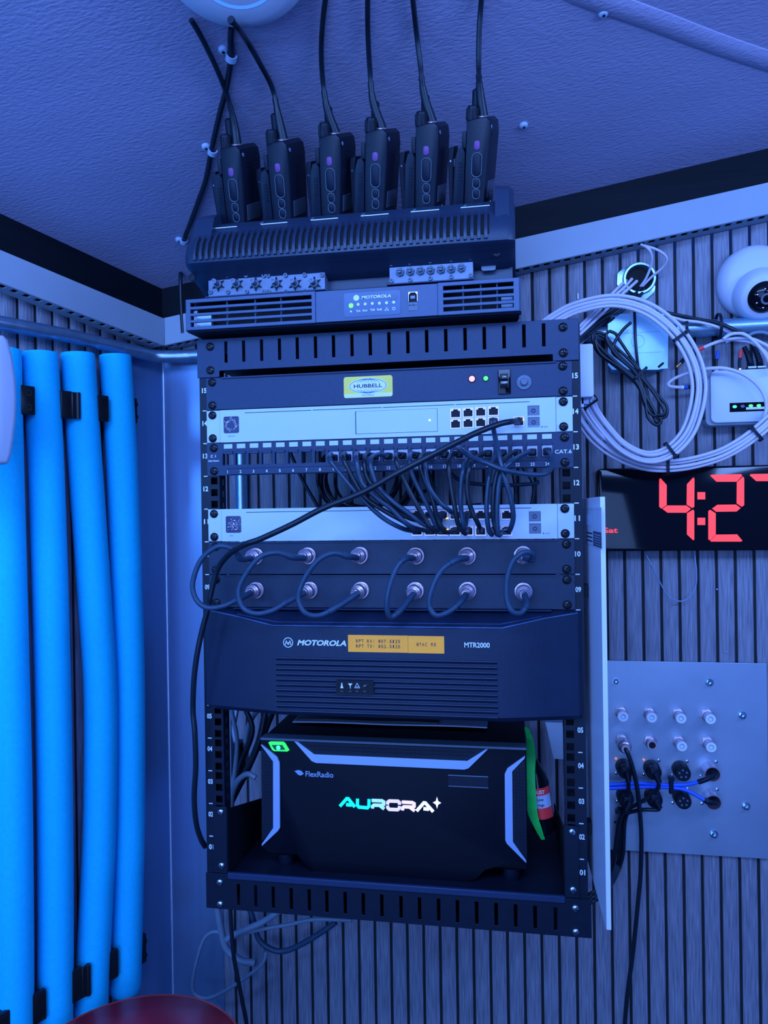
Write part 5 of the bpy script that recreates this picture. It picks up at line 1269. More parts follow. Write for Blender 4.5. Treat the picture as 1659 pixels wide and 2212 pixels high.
# junction box
cv = [(530, 652), (575, 612), (620, 578), (845, 572), (900, 620), (957, 682), (955, 966), (905, 968), (888, 974), (560, 974), (532, 940)]
pz = [K_(x, y, .255) for x, y in cv]
t = thing('junction_box', 'galvanised metal junction box with clipped corners, black cable draped over it', 'junction box', tuple(K_(740, 780, .275)))
ZC = mat('zinc_cover', (0.36, 0.62, 0.80), .38, .55, .10, 25, bump=.15)
mb = MB(WF(.255)); mb.prism([(p.x, p.z) for p in pz], -.002, 0); cvp = build(mb, 'cover', ZC, t, bevel=.0004)
xa, xb = K_(536, 700, .27).x+.002, K_(950, 700, .27).x-.002; za, zb2 = K_(700, 968, .257).z, K_(700, 580, .257).z
mb = MB(); mb.box(xa, xb, .257, .2995, za, zb2); build(mb, 'box_body', ZINC, t, bevel=.003)
p = K_(742, 772, .2545); mb = MB(WF(.2548, p.x, p.z)); mb.ring(0, 0, .0096, .0100, 0, .0003, 32); mb.box(-.034, .034, .0130, .0133, 0, .0002); mb.box(-.034, .034, -.0185, -.0182, 0, .0002); build(mb, 'cover_score', ALUD, cvp)
for q in ((905, 940), (560, 620)):
    p = K_(*q, .2545); mb = MB(WF(.2548, p.x, p.z) @ Matrix.Rotation(.7, 4, 'Z')); mb.rbox(-.0055, .0055, -.0018, .0018, 0, .0003, .0016); build(mb, 'screw_slot', DARK, cvp)
# bracket and white adapter right of the rack
a, b = at(1253, 745, .055), at(1282, 858, .055)
t = thing('power_injector', 'white power adapter box at the right rail with plugged white cables below', 'power adapter', tuple(at(1268, 800, .07)))
mb = MB(); mb.bm.free(); mb = MB(WF(.05)); mb.rbox(a.x-.006, b.x, b.z, a.z, -.045, 0, .0025, .001); build(mb, 'casing', WPL, t)
for k, q in enumerate(((1251.5, 873), (1262, 866))):
    p = at(*q, .07); mb = MB(); mb.box(p.x-.0050, p.x+.0050, .058, .070, p.z-.006, b.z+.001); build(mb, 'plug', INKG if k else WPL, t, bevel=.0006)

# white cable coil: four strands tied together
def bundle(name, label, cat, core, r, nstr, m_, spread, ties, seed, group=None, sub=7, depthamp=.004, flat=1.0):
    t = thing(name, label, cat, tuple(core[len(core)//2]), group)
    sm = smooth(core, sub); n_ = len(sm); rnd = random.Random(seed)
    fr = []
    for i in range(n_):
        d = (sm[min(i+1, n_-1)]-sm[max(i-1, 0)]); d.y = 0; d.normalize(); fr.append(Vector((-d.z, 0, d.x)))
    for s_ in range(nstr):
        ph = rnd.uniform(0, 6.28); o_ = (s_-(nstr-1)/2)*spread
        P = []
        for i in range(n_):
            u_ = i/(n_-1); wob = math.sin(u_*9+ph)*spread*.18
            P.append(sm[i]+fr[i]*(o_+wob)+Vector((0, -((s_ % 2)*r*1.2*flat+depthamp*.3*math.sin(u_*5+ph)), 0)))
        mb = MB(); mb.tube(P, r, 9); build(mb, 'cable_strand', m_, t, ang=60)
    for u_ in ties:
        i = int(u_*(n_-1)); w_ = nstr*spread/2+r*.9; d = (sm[min(i+1, n_-1)]-sm[max(i-1, 0)]).normalized()
        f = frame(sm[i], fr[i], d)   # x across, y along, z out of plane
        sg = 1 if f.to_3x3()[1][2] < 0 else -1
        mb = MB(f); prof_ = [(w_, -r*1.6), (w_, r*2.4), (-w_, r*2.4), (-w_, -r*1.6)] if sg > 0 else [(w_, -r*2.4), (w_, r*1.6), (-w_, r*1.6), (-w_, -r*2.4)]
        pts_ = rr(-w_-.0008, w_+.0008, min(p[1] for p in prof_)-.0006, max(p[1] for p in prof_)+.0006, r*1.0, 3)
        inn = rr(-w_, w_, min(p[1] for p in prof_), max(p[1] for p in prof_), r*.9, 3)
        mb.loft([[(x, y_, z) for x, z in pts_] for y_ in (-.0024, .0024)]+[[(x, y_, z) for x, z in inn] for y_ in (.0024, -.0024)]+[[(x, -.0024, z) for x, z in pts_]], cap=False)
        mb.box(w_*.6, w_*.6+.004, -.003, .003, -r*3.1 if sg < 0 else r*2.0, -r*2.0 if sg < 0 else r*3.1)
        build(mb, 'cable_tie', BLK2, t)
    return t
core = [K_(x, y, d) for x, y, d in ((60, 690, .20), (140, 625, .215), (300, 540, .225), (560, 487, .225), (800, 540, .222), (1000, 690, .222), (1120, 870, .222), (1170, 1060, .222), (1150, 1250, .222), (1080, 1430, .222), (950, 1555, .222), (800, 1588, .222), (640, 1520, .222), (520, 1400, .222), (430, 1280, .218), (385, 1190, .20), (360, 1150, .17))]
bundle('cable_coil', 'large oval loop of white cables tied together beside the rack, circling the junction box', 'cable bundle', core, .0029, 4, WCAB, .0054, (.335, .62, .93), 3)
core = [K_(x, y, d) for x, y, d in ((290, 1240, .16), (350, 1340, .19), (460, 1470, .22), (620, 1575, .235), (820, 1640, .240), (1050, 1640, .240), (1290, 1585, .240), (1450, 1510, .240), (1590, 1410, .240), (1720, 1290, .240), (1850, 1180, .240))]
bundle('cable_bundle', 'long white cable bundle sagging from the right rail towards the router, above the clock', 'cable bundle', core, .0027, 4, WCAB, .0050, (.47, .79), 4)
# cables going from behind the rack into the hole
for k, (m_, pts_, r_) in enumerate([(WCAB, [(300, 700), (420, 580), (520, 480), (600, 400), (660, 345)], .0026), (WCAB, [(330, 700), (450, 575), (560, 470), (650, 390), (700, 335)], .0026), (WCAB, [(330, 730), (480, 590), (600, 470), (680, 400), (735, 350)], .0026),
        (RUB, [(320, 740), (450, 620), (560, 550), (650, 470), (720, 410)], .0030), (RUB, [(325, 760), (470, 640), (600, 560), (700, 470), (760, 400)], .0034), (RUB, [(330, 780), (480, 660), (640, 550), (740, 470), (800, 400)], .0028), (GCAB, [(325, 800), (440, 700), (560, 600), (680, 520), (780, 420)], .0024)]):
    wp = path('K', pts_, [.24, .262, .272, .280, .297]); 
    cable('entry_cable', wp, r_, m_, ['uppermost white cable running from the rack into the wall hole', 'second white cable running into the wall hole', 'third white cable running into the wall hole', 'thin black cable below the white ones running into the wall hole', 'thickest black cable running into the wall hole', 'lowest black cable running into the wall hole', 'dark grey cable lying lowest towards the wall hole'][k], 'cable', 'cables entering the wall hole')
for k, pts_ in enumerate(([(765, 92), (815, 120), (840, 170), (835, 240), (800, 330), (760, 390)], [(765, 94), (880, 130), (945, 185), (920, 250), (840, 320), (775, 385)])):
    wp = path('K', pts_, [.262, .255, .262, .275, .288, .297]); cable('wall_cable', wp, .0021, WCAB, ['thin pale cable dropping from the cable duct into the hole, inner of the two', 'thin pale cable dropping from the cable duct into the hole, outer of the two'][k], 'cable', 'pale cables between duct and hole')
# black coiled cable hanging by the junction box
t = thing('coiled_cable', 'black cable folded into a hanging coil and tied, in front of the junction box', 'cable', tuple(K_(740, 1000, .235)))
cl_ = [[(430, 720), (500, 720), (560, 790), (700, 920), (790, 1040), (880, 1150), (945, 1230), (940, 1300), (880, 1310), (800, 1240), (760, 1120), (700, 1040), (560, 930), (470, 860), (430, 780)],
       [(460, 730), (520, 760), (620, 880), (740, 1000), (850, 1130), (930, 1270), (880, 1290), (820, 1230), (780, 1100), (690, 1000), (530, 890), (455, 800)],
       [(440, 760), (480, 820), (600, 930), (730, 1040), (800, 1160), (870, 1290), (830, 1280), (790, 1200), (740, 1070), (620, 960), (480, 860)],
       [(540, 700), (585, 720), (610, 760), (690, 880), (760, 985), (800, 1100), (830, 1240), (870, 1335), (905, 1340), (900, 1300)],
       [(695, 640), (640, 690), (590, 760), (565, 830), (580, 870), (650, 920), (740, 1000)],
       [(540, 700), (520, 730), (535, 790), (600, 880), (730, 1000), (790, 1160), (810, 1300), (870, 1362), (905, 1345)]]
for k, c_ in enumerate(cl_):
    wp = path('K', c_, .238-.004*(k % 3)); mb = MB(); mb.tube(smooth(wp, 6, closed=(k < 3)), .0024, 8, closed=(k < 3)); build(mb, 'cable_loop', RUB, t, ang=60)
f = WF(.229, K_(760, 1000, .23).x, K_(760, 1000, .23).z) @ Matrix.Rotation(.75, 4, 'Z'); mb = MB(f); mb.ring(0, 0, .006, .008, -.004, .001, 12); mb2 = MB(f); mb.bm.free(); mb = MB(f)
mb.loft([[(x, y, z) for x, z in rr(-.0135, .0135, -.014, .0045, .004, 3)] for y in (-.002, .002)]); mb2.bm.free(); build(mb, 'cable_tie', BLK2, t)
wp = path('K', [(718, 540), (722, 640), (726, 760), (736, 880), (750, 985)], [.232, .246, .249, .246, .236])
cable('thin_cable', wp, .0022, RUB, 'single black cable hanging straight down over the junction box cover', 'cable')
# cable run lashed to the right conduit
for k, (m_, pts_, r_, lab) in enumerate(((RUB, [(930, 570), (1075, 600), (1200, 625), (1310, 645), (1440, 700), (1560, 760)], .0030, 'black cable lashed along the right conduit'), (WCAB, [(940, 590), (1060, 625), (1180, 640), (1300, 672), (1390, 715)], .0024, 'white cable lashed along the right conduit, dipping toward the router'))):
    wp = path('K', pts_, [.245, .252, .255, .255, .250, .262] if k == 0 else [.243, .250, .253, .253, .262]); cable('lashed_cable', wp, r_, m_, lab, 'cable')
for q in ((1073, 625), (1315, 645)):
    p = K_(*q, .262); mb = MB(frame((p.x, .268, zc), (0, 1, 0), (0, 0, 1)) @ Matrix.Rotation(0, 4, 'Z')); mb.ring(0, 0, .0195, .0207, -.0022, .0022, 24)
    tag(build(mb, 'conduit_tie', BLK2), 'black cable tie round the right conduit, %s' % ('nearer the white cable coil' if q[0] < 1200 else 'nearer the dome camera'), 'cable tie', 'ties round the conduit')

# dome camera
dc = at(1637, 604, .275); t = thing('dome_camera', 'round white dome camera with a dark tilted lens ball at the right photograph edge', 'camera', (dc.x, .29, dc.z))
f = WF(YW-.001, dc.x, dc.z)
mb = MB(f); mb.lathe(0, 0, [(.055, 0), (.0570, .008), (.0555, .018), (.0500, .0265), (.040, .0315), (.020, .034), (.0005, .0345)], 56); build(mb, 'housing', WPL, t, ang=70)
lc = W('K', 1632, 462, .245)
d = (Vector((.0, -.88, -.42))).normalized(); u = Vector((1, 0, 0)); v = d.cross(u)
lm = Matrix(((u.x, v.x, d.x, lc.x), (u.y, v.y, d.y, lc.y), (u.z, v.z, d.z, lc.z), (0, 0, 0, 1)))
mb = MB(lm @ Matrix.Translation((0, 0, -.012))); mb.lathe(0, 0, [(.040, -.010), (.038, .0), (.034, .008), (.0300, .0125)], 40); build(mb, 'collar', WPL, t, ang=70)
mb = MB(lm); mb.sphere((0, 0, -.010), .0265, 1, 1, .9, 32); ball = build(mb, 'lens_ball', GLS, t, ang=70)
mb = MB(lm @ Matrix.Translation((0, 0, .0125))); mb.ring(0, 0, .0055, .0085, -.001, .0014, 24); build(mb, 'lens_ring', SGREY, ball)
for k in range(7):
    an = k*.9; mb = MB(lm @ Matrix.Translation((.014*math.cos(an), .014*math.sin(an), .0100))); mb.lathe(0, 0, [(.0015, -.002), (.0013, .0008), (.0003, .0014)], 10); build(mb, 'infrared_lamp', NICK, ball)
p = W('K', 1620, 152, .27); mb = MB(frame((p.x, .2698, p.z), (1, 0, 0), (0, .5, 1))); mb.ring(0, 0, .0040, .0055, 0, .0006, 20); build(mb, 'emblem', INKG, t)

# router
a, b = W('K', 1253, 985, .262), W('K', 1253, 1352, .262)
xa = a.x; zt_, zb_ = a.z, b.z+.0005
t = thing('router', 'white rounded router with a black strip of green lamps, on the slatted wall', 'router', (xa+.06, .28, (zt_+zb_)/2))
mb = MB(WF(.2995)); mb.rbox(xa-.006, xa+.135, zb_-.003, zt_-.003, 0, .030, .008, .0015); build(mb, 'side_shell', mat('router_side', (.42, .47, .55), .5), t)
mb = MB(WF(.2695)); mb.rbox(xa, xa+.132, zb_, zt_+.001, -.002, .007, .0085, .002); build(mb, 'front_shell', WPL, t)
mb = MB(WF(.2995))
for i in range(22): z = zb_+.008+i*.0026; mb.box(xa-.0068, xa-.0058, z, z+.0012, .012, .026)
build(mb, 'side_vent', DARK, t)
a, b = W('R', 818, 1622, .262), W('R', 1500, 1765, .262)
mb = MB(WF(.2625)); mb.box(a.x, b.x+.018, b.z, a.z, -.002, .0002); st = build(mb, 'lamp_strip', GLS, t)
for gx_, gy_, m_ in ((912, 1688, glow('cyan_green_led', (.05, 1.0, .45), 2.0)), (1058, 1680, SGREY), (1208, 1672, L_GRN), (1355, 1668, L_GRN), (1500, 1662, L_GRN)):
    p = W('R', gx_, gy_, .262); mb = MB(WF(.2624, p.x, p.z)); mb.prism([(.0031*math.cos(k*PI/8), .0022*math.sin(k*PI/8)) for k in range(16)], 0, .0004); build(mb, 'status_lamp', m_, st)
a, b = W('R', 1120, 1700, .262), W('R', 1500, 1730, .262); mb = MB(WF(.2624)); mb.box(a.x, b.x+.008, b.z, a.z, 0, .0004); build(mb, 'strip_label', INK, st)
# plugs on top of the router
for (gx_, zlen, m_, lab, sm_) in ((572, .017, INK, 'aerial plug with blue sleeve on the router, leftmost', BLUE_S), (1000, .024, GOLD, 'aerial plug with gold nut and red sleeve on the router', RED)):
    p = W('R', gx_, 990, .280); tt_ = thing('aerial_plug', lab, 'plug', (p.x, .28, zt_))
    mb = MB(frame((p.x, .28, zt_-.002), (1, 0, 0), (0, 1, 0))); mb.prism([(.0030*math.cos(k*PI/3), .0030*math.sin(k*PI/3)) for k in range(6)], 0, .0075); build(mb, 'nut', m_, tt_)
    mb = MB(); mb.tube([(p.x, .28, zt_+.005), (p.x, .28, zt_+.018), (p.x+.001, .28, zt_+.022)], .0024, 10); build(mb, 'sleeve', BLK2, tt_)
    mb = MB(); mb.tube([(p.x+.001, .28, zt_+.022), (p.x+.003, .279, zt_+.034)], .0026, 10); build(mb, 'marker_sleeve', sm_, tt_)
for k, gx_ in enumerate((1205, 1378)):
    p = W('R', gx_, 990, .280); tt_ = thing('network_plug', ['left booted network plug on top of the router', 'right booted network plug on top of the router'][k], 'plug', (p.x, .28, zt_), 'booted plugs on the router')
    mb = MB(); mb.box(p.x-.0058, p.x+.0058, .272, .288, zt_-.001, zt_+.006); build(mb, 'plug_body', PORT, tt_)
    mb = MB(); mb.box(p.x-.0060, p.x+.0060, .2716, .2722, zt_+.004, zt_+.0066); build(mb, 'clear_edge', INK, tt_)
    pts_ = [Vector((p.x, .28, zt_+.006)), Vector((p.x-.001, .28, zt_+.016)), Vector((p.x-.005, .279, zt_+.028)), Vector((p.x-.010, .277, zt_+.038))]
    sm = smooth(pts_, 6); mb = MB(); mb.tube(sm, [.0052-.0018*i/len(sm)+(.0006 if i % 2 else -.0004) for i in range(len(sm))], 12); build(mb, 'ribbed_boot', BLK2, tt_, ang=60)
R_ = 'R'
rc = [([(235, 655), (400, 575), (620, 490), (850, 440), (1050, 430), (1250, 450), (1523, 580), (1750, 760)], .258, 'pale router cable with a red marker arching over the plugs', .0027),
      ([(740, 500), (850, 460), (1000, 470), (1200, 505), (1400, 620), (1523, 740), (1700, 960)], .262, 'pale router cable just under the arching one, falling to the right', .0026),
      ([(700, 445), (820, 365), (980, 340), (1120, 375), (1290, 510), (1440, 680), (1523, 820), (1620, 1050)], .250, 'pale router cable looping up to the conduit and down at right', .0027),
      ([(1160, 385), (1250, 340), (1380, 320), (1523, 350), (1700, 450)], .262, 'pale cable arch behind the others at the right photograph edge', .0027),
      ([(335, 1000), (480, 985), (680, 980), (880, 1020), (1100, 1110), (1300, 1260), (1430, 1430), (1490, 1620), (1480, 1800), (1400, 1990), (1250, 2160), (1130, 2300)], .245, 'pale cable curving in front of the router face down to the bundle', .0028)]
for pts_, y_, lab, r_ in rc: cable('router_cable', path(R_, pts_, y_), r_, GCAB if 'arch behind' in lab else WCAB, lab, 'cable', 'pale cables around the router')
mb = MB(); mb.tube(path(R_, [(238, 648), (340, 600)], .2575), .0031, 10); tag(build(mb, 'marker_sleeve', RED), 'red marker sleeve on the pale cable above the router', 'cable marker')
cable('aerial_lead', path('K', [(1200, 968), (1110, 992), (1010, 1030), (958, 1070), (975, 1092), (1045, 1098)], [.25, .262, .268, .27, .27, .27]), .0026, WCAB, 'pale lead curling left from behind the coil to the router side', 'cable')
t = thing('aerial_plug', 'horizontal aerial plug with blue band entering the left side of the router', 'plug', tuple(K_(1100, 1096, .27)))
for (a_, b_, m_, r_, nm) in (((1045, 1098), (1070, 1097), INK, .0030, 'pale_sleeve'), ((1066, 1098), (1095, 1097), BLUE_S, .0032, 'blue_band'), ((1095, 1096), (1225, 1090), BLK2, .0028, 'sleeve'), ((1225, 1088), (1252, 1088), GOLD, .0022, 'pin')):
    mb = MB(); mb.tube([K_(*a_, .272), K_(*b_, .272)], r_, 10); build(mb, nm, m_, t)
t = thing('aerial_plug', 'loose black aerial plug with gold end on the wall left of the router', 'plug', tuple(K_(1050, 925, .29)))
mb = MB(); mb.tube([K_(1075, 890, .292), K_(1045, 925, .293)], .0030, 10); build(mb, 'sleeve', BLK2, t)
mb = MB(); mb.tube([K_(1045, 925, .293), K_(1015, 955, .294)], .0024, 10); build(mb, 'gold_end', GOLD, t)

# wall clock
t = thing('wall_clock', 'wide glossy black digital clock with red digits on the slatted wall', 'clock', (.55, .285, 1.528))
a = at(1289, 1013, .272); xa = a.x; zt_ = 1.5945; zb_ = 1.4632
mb = MB(WF(.272)); mb.rbox(xa, xa+.345, zb_, zt_, -.026, 0, .008, .0025); cb_ = build(mb, 'case', GLS, t, ang=30)
YD = .2716
def seg(pts_):
    mb = MB(WF(YD)); mb.prism([(W('L', x, y, YD).x, W('L', x, y, YD).z) for x, y in pts_], -.0002, .0003); build(mb, 'digit_segment', L_DIG, t)
S4 = [[(735, 210), (742, 212), (793, 268), (792, 440), (747, 470), (728, 455), (728, 225)], [(1020, 202), (1030, 215), (1028, 455), (1010, 465), (963, 435), (965, 262)], [(797, 443), (960, 443), (1000, 472), (960, 505), (800, 505), (755, 472)], [(1018, 478), (1028, 490), (1028, 735), (1018, 740), (965, 690), (966, 510)]]
S2 = [[(1165, 188), (1175, 180), (1430, 175), (1438, 190), (1390, 240), (1218, 240)], [(1445, 195), (1455, 210), (1455, 440), (1435, 455), (1390, 425), (1392, 245)], [(1225, 437), (1385, 435), (1425, 465), (1390, 495), (1215, 497), (1180, 470)], [(1165, 480), (1212, 510), (1212, 690), (1165, 740), (1148, 735), (1148, 490)], [(1215, 692), (1395, 690), (1440, 745), (1430, 752), (1170, 752), (1165, 745)]]
S7 = [[(1502, 185), (1512, 174), (1770, 170), (1778, 185), (1730, 235), (1558, 235)], [(1785, 190), (1795, 205), (1795, 437), (1775, 452), (1730, 422), (1732, 240)], [(1785, 468), (1795, 480), (1795, 735), (1785, 745), (1730, 690), (1732, 500)]]
for s_ in S4+S2+S7: seg(s_)
for y_ in (360, 579): seg([(1055, y_-31), (1122, y_-31), (1122, y_+31), (1055, y_+31)])
p = W('L', 312, 655, YD); text('Sat', WF(YD), p.x, p.z, L_DIG, t, h=.0085, wd=.0225, bold=.02, name='day_lettering', z=-.0001)
# thin pale wire below the clock
cable('thin_wire', path('L', [(603, 800), (615, 860), (680, 985), (750, 1130), (800, 1210), (870, 1255), (935, 1257), (1000, 1210), (1043, 1120), (1047, 1000), (1035, 900), (1028, 800)], .288), .0010, INKG, 'thin pale wire hanging in a loop below the clock', 'wire', n=6)
# white hook mark on the wall
p = K_(322, 455, .297); mb = MB(WF(.2998, p.x, p.z)); mb.box(-.0010, .0010, -.0045, .0045, 0, .002); tag(build(mb, 'staple', INK), 'small white staple in the wall below the cable duct', 'staple')
for q, lab in (((1300, 1695), 'tiny screw on the wall above the metal connector plate'), ((1222, 1160), 'small curled scrap on the wall right of the thin wire loop')):
    p = W('L', *q, .2995); mb = MB(WF(.2995, p.x, p.z)); mb.lathe(0, 0, [(.0016, 0), (.0014, .001), (.0003, .0016)], 10); tag(build(mb, 'wall_screw', INKG), lab, 'screw')

# ------------------------------------------------------------------ metal plate with connectors
M_ = lambda x, y, d=.293: W('M', x, y, d)
t = thing('connector_plate', 'square aluminium plate bolted to the wall, carrying rows of connectors', 'metal plate', (.43, .295, 1.13))
x0_, x1__ = .300, at(1656, 1432, .294).x; z1__, z0_ = at(1480, 1430, .294).z, at(1480, 1845, .294).z
mb = MB(WF(.294)); mb.box(x0_, x1__, z0_, z1__, -.003, 0); plt = build(mb, 'plate', ALU, t, bevel=.0004)
for q in ((357, 285), (1158, 295), (1438, 575), (1470, 1350), (1195, 1590)):
    p = M_(*q); f = WF(.294, p.x, p.z); mb = MB(f); mb.cyl(0, 0, .0062, 0, .0008, 20); w_ = build(mb, 'washer', SCRS, t)
    mb = MB(f); mb.lathe(0, 0, [(.0045, .0008), (.0045, .004), (.0030, .0055), (.0026, .0095), (.0004, .0100)], 6); build(mb, 'acorn_nut', SCRS, w_)
for q, m_ in (((350, 1483), SCRS),):
    p = M_(*q); mb = MB(WF(.294, p.x, p.z)); mb.cyl(0, 0, .0022, 0, .0015, 10); build(mb, 'rivet', m_, t)
mb = MB(); mb.prism([(.0108*math.cos(k*PI/3+.2), .0108*math.sin(k*PI/3+.2)) for k in range(6)], 0, .0032, .0005); ME_HEX = mesh_of(mb, 'hex_nut', NICK)
mb = MB(); mb.lathe(0, 0, [(.0092, .003), (.0092, .006), (.0080, .0065), (.0080, .0200), (.0088, .0204), (.0088, .0235)], 24)
ME_NB = mesh_of(mb, 'connector_barrel', NICK)
mb = MB(); mb.lathe(0, 0, [(.0076, .0230), (.0076, .0243), (.0040, .0243), (.0038, .0236), (.0004, .0236)], 24); ME_CAP = mesh_of(mb, 'cap_disc', INK)
mb = MB(); mb.ring(0, 0, .0030, .0036, .0242, .0246, 18); ME_CAPR = mesh_of(mb, 'cap_ring', INKG)
def sub(me, par):
    o = bpy.data.objects.new(me.name, me); COL.objects.link(o); o.parent = par; return o
rowsN = [[(403, 552), (643, 560), (888, 567), (1135, 572)], [(408, 788), (650, 798), (895, 800), (1140, 808)]]
nm_ = {0: 'first', 1: 'second', 2: 'third', 3: 'fourth'}
for r_, row in enumerate(rowsN):
    for c_, q in enumerate(row):
        p = M_(*q); k = r_*4+c_
        lab = '%s coax connector from the left in the %s row of the aluminium plate' % (nm_[c_], 'top' if r_ == 0 else 'second')
        if k == 4: lab = 'coax connector in the second row with a long black cable screwed on'
        if k == 5: lab = 'uncapped coax connector in the second row, its socket open'
        ct = thing('coax_connector', lab, 'connector', (p.x, .294, p.z), 'coax connectors on the aluminium plate')
        f = WF(.294, p.x, p.z)
        h_ = inst('hex_nut', ME_HEX, ct, f)
        bo = inst('connector_barrel', ME_NB, ct, f @ Matrix.Scale(.9, 4)) if False else inst('connector_barrel', ME_NB, ct, f)
        if k == 5: bo.scale = (.85, .85, .85); mb = MB(f); mb.cyl(0, 0, .0052, .019, .0203, 16); build(mb, 'open_socket', DARK, ct)
        elif k == 4:
            mb = MB(f); mb.lathe(0, 0, [(.0100, .018), (.0104, .020), (.0104, .034), (.0086, .037), (.0066, .038), (.0062, .046)], 24); build(mb, 'cable_plug', NICK, ct)
        else: sub(ME_CAP, bo); sub(ME_CAPR, bo)
# black round power sockets and metal ones
rowsP = [[(422, 1010), (660, 1020), (903, 1028), (1150, 1032)], [(428, 1250), (668, 1255), (908, 1262), (1158, 1268)]]
for r_, row in enumerate(rowsP):
    for c_, q in enumerate(row):
        p = M_(*q); f = WF(.294, p.x, p.z); rn = 'third' if r_ == 0 else 'bottom'
        lab = {0: 'black round socket at the left of the %s row, plugged', 1: 'black round socket second in the %s row, plugged', 2: 'empty black round socket with star-shaped recess in the %s row', 3: 'shiny metal socket at the right of the %s row holding a blue cable'}[c_] % rn
        ct = thing('round_socket', lab, 'socket', (p.x, .294, p.z), 'round sockets on the aluminium plate')
        mm = NICK if c_ == 3 else BLK2
        mb = MB(f); mb.ring(0, 0, .0105, .0122, 0, .026, 32) if c_ == 3 else mb.lathe(0, 0, [(.0128, 0), (.0126, .003), (.0118, .024), (.0104, .026)], 32); sk = build(mb, 'barrel', mm, ct)
        if c_ == 3: mb = MB(f); mb.cyl(0, 0, .0104, .0, .010, 28); build(mb, 'inner_core', BLK2, sk)
        if c_ == 2:
            mb = MB(f)
            for k in range(5): an = k*2*PI/5+.4; mb.box(.0058*math.cos(an)-.0014, .0058*math.cos(an)+.0014, .0058*math.sin(an)-.0014, .0058*math.sin(an)+.0014, .0255, .0266)
            build(mb, 'star_recess', SGREY, sk)
            mb = MB(f); mb.ring(0, 0, .0098, .0112, .0245, .0268, 28); build(mb, 'socket_rim', BLKM, sk)
        for dx, dz in ((-.0115, -.0115), (.0115, .0120)):
            mb = MB(f); mb.lathe(dx, dz, [(.0026, 0), (.0024, .001), (.0004, .0018)], 12); build(mb, 'flange_screw', SCRS, ct)
        if r_ == 0 and c_ < 2 or r_ == 1 and c_ == 1:
            mb = MB(f); mb.lathe(-.0115, .0120, [(.0020, 0), (.0018, .001), (.0004, .0014)], 12); build(mb, 'orange_lamp', glow('orange_lamp', (1.0, .25, .12), .8) if 'ol' not in MATS else MATS['ol'], ct); 
YC = .255
# black power cords from the plugged sockets to a tie, then down behind the side panel
pcs = [('upper left black plug and cord on the aluminium plate', [(455, 1075), (462, 1120), (465, 1180), (455, 1260), (430, 1350), (420, 1400), (390, 1520), (375, 1650), (340, 1800), (310, 1930)]),
       ('upper right black plug and cord on the aluminium plate, its cord sweeping left', [(700, 1085), (720, 1130), (718, 1190), (670, 1250), (560, 1320), (470, 1370), (425, 1400), (410, 1500), (400, 1640), (370, 1850), (315, 1960)]),
       ('lower left black plug and cord on the aluminium plate', [(470, 1330), (450, 1370), (430, 1395), (385, 1480), (365, 1600), (345, 1740), (305, 1880)]),
       ('lower right black plug and cord on the aluminium plate, its cord running level', [(705, 1310), (725, 1350), (715, 1378), (600, 1378), (500, 1395), (450, 1420), (430, 1520), (425, 1650), (410, 1800), (330, 2000)])]
for lab, pts_ in pcs:
    t = thing('power_cable', lab, 'power cord', tuple(M_(*pts_[1], YC)), 'black power cords on the aluminium plate')
    yy = [.252, .250, .252, .256, .262, .268, .272, .276, .280, .284, .284][:len(pts_)]
    wp = [M_(x, y, yy[i]) for i, (x, y) in enumerate(pts_)]
    mb = MB(); mb.tube(smooth(wp, 6), .0030, 10); build(mb, 'cable', RUB, t, ang=60)
    mb = MB(); a_, b_ = wp[0], wp[1]; sm = [a_+(b_-a_)*k/6 for k in range(-2, 10)]; mb.tube(sm, [.0062-.00024*k+(.0005 if k % 2 else 0) for k in range(12)], 12); build(mb, 'ribbed_boot', BLK2, t, ang=60)
    mb = MB(WF(.264, wp[0].x-.0015, wp[0].z+.004)); mb.rbox(-.0065, .0065, -.008, .0065, -.004, .012, .003, .001); build(mb, 'plug_body', BLK2, t)
p = M_(428, 1393, .262); mb = MB(WF(.262, p.x, p.z)); mb.loft([[(x, y, z) for x, z in rr(-.010, .010, -.012, .006, .004, 3)] for y in (-.002, .0025)]); mb.box(-.014, -.008, -.0025, .004, .000, .006); tag(build(mb, 'cable_tie', BLK2), 'black cable tie gathering the power cords in front of the aluminium plate', 'cable tie')
# the long black cable
wp = [M_(408+22, 848, .252), M_(445, 872, .246), M_(468, 920, .244), M_(500, 1020, .244), M_(535, 1170, .246), M_(557, 1350, .250), M_(573, 1560, .254), M_(574, 1750, .258), M_(566, 1950, .262), M_(548, 2150, .264), at(1368, 2050, .266), at(1352, 2180, .268), at(1344, 2330, .27)]
wp[0] = Vector((M_(*rowsN[1][0]).x, .294-.044, M_(*rowsN[1][0]).z))
cable('coax_lead', wp, .0034, RUB, 'long black cable hanging from the aluminium plate to the bottom of the photograph', 'cable')
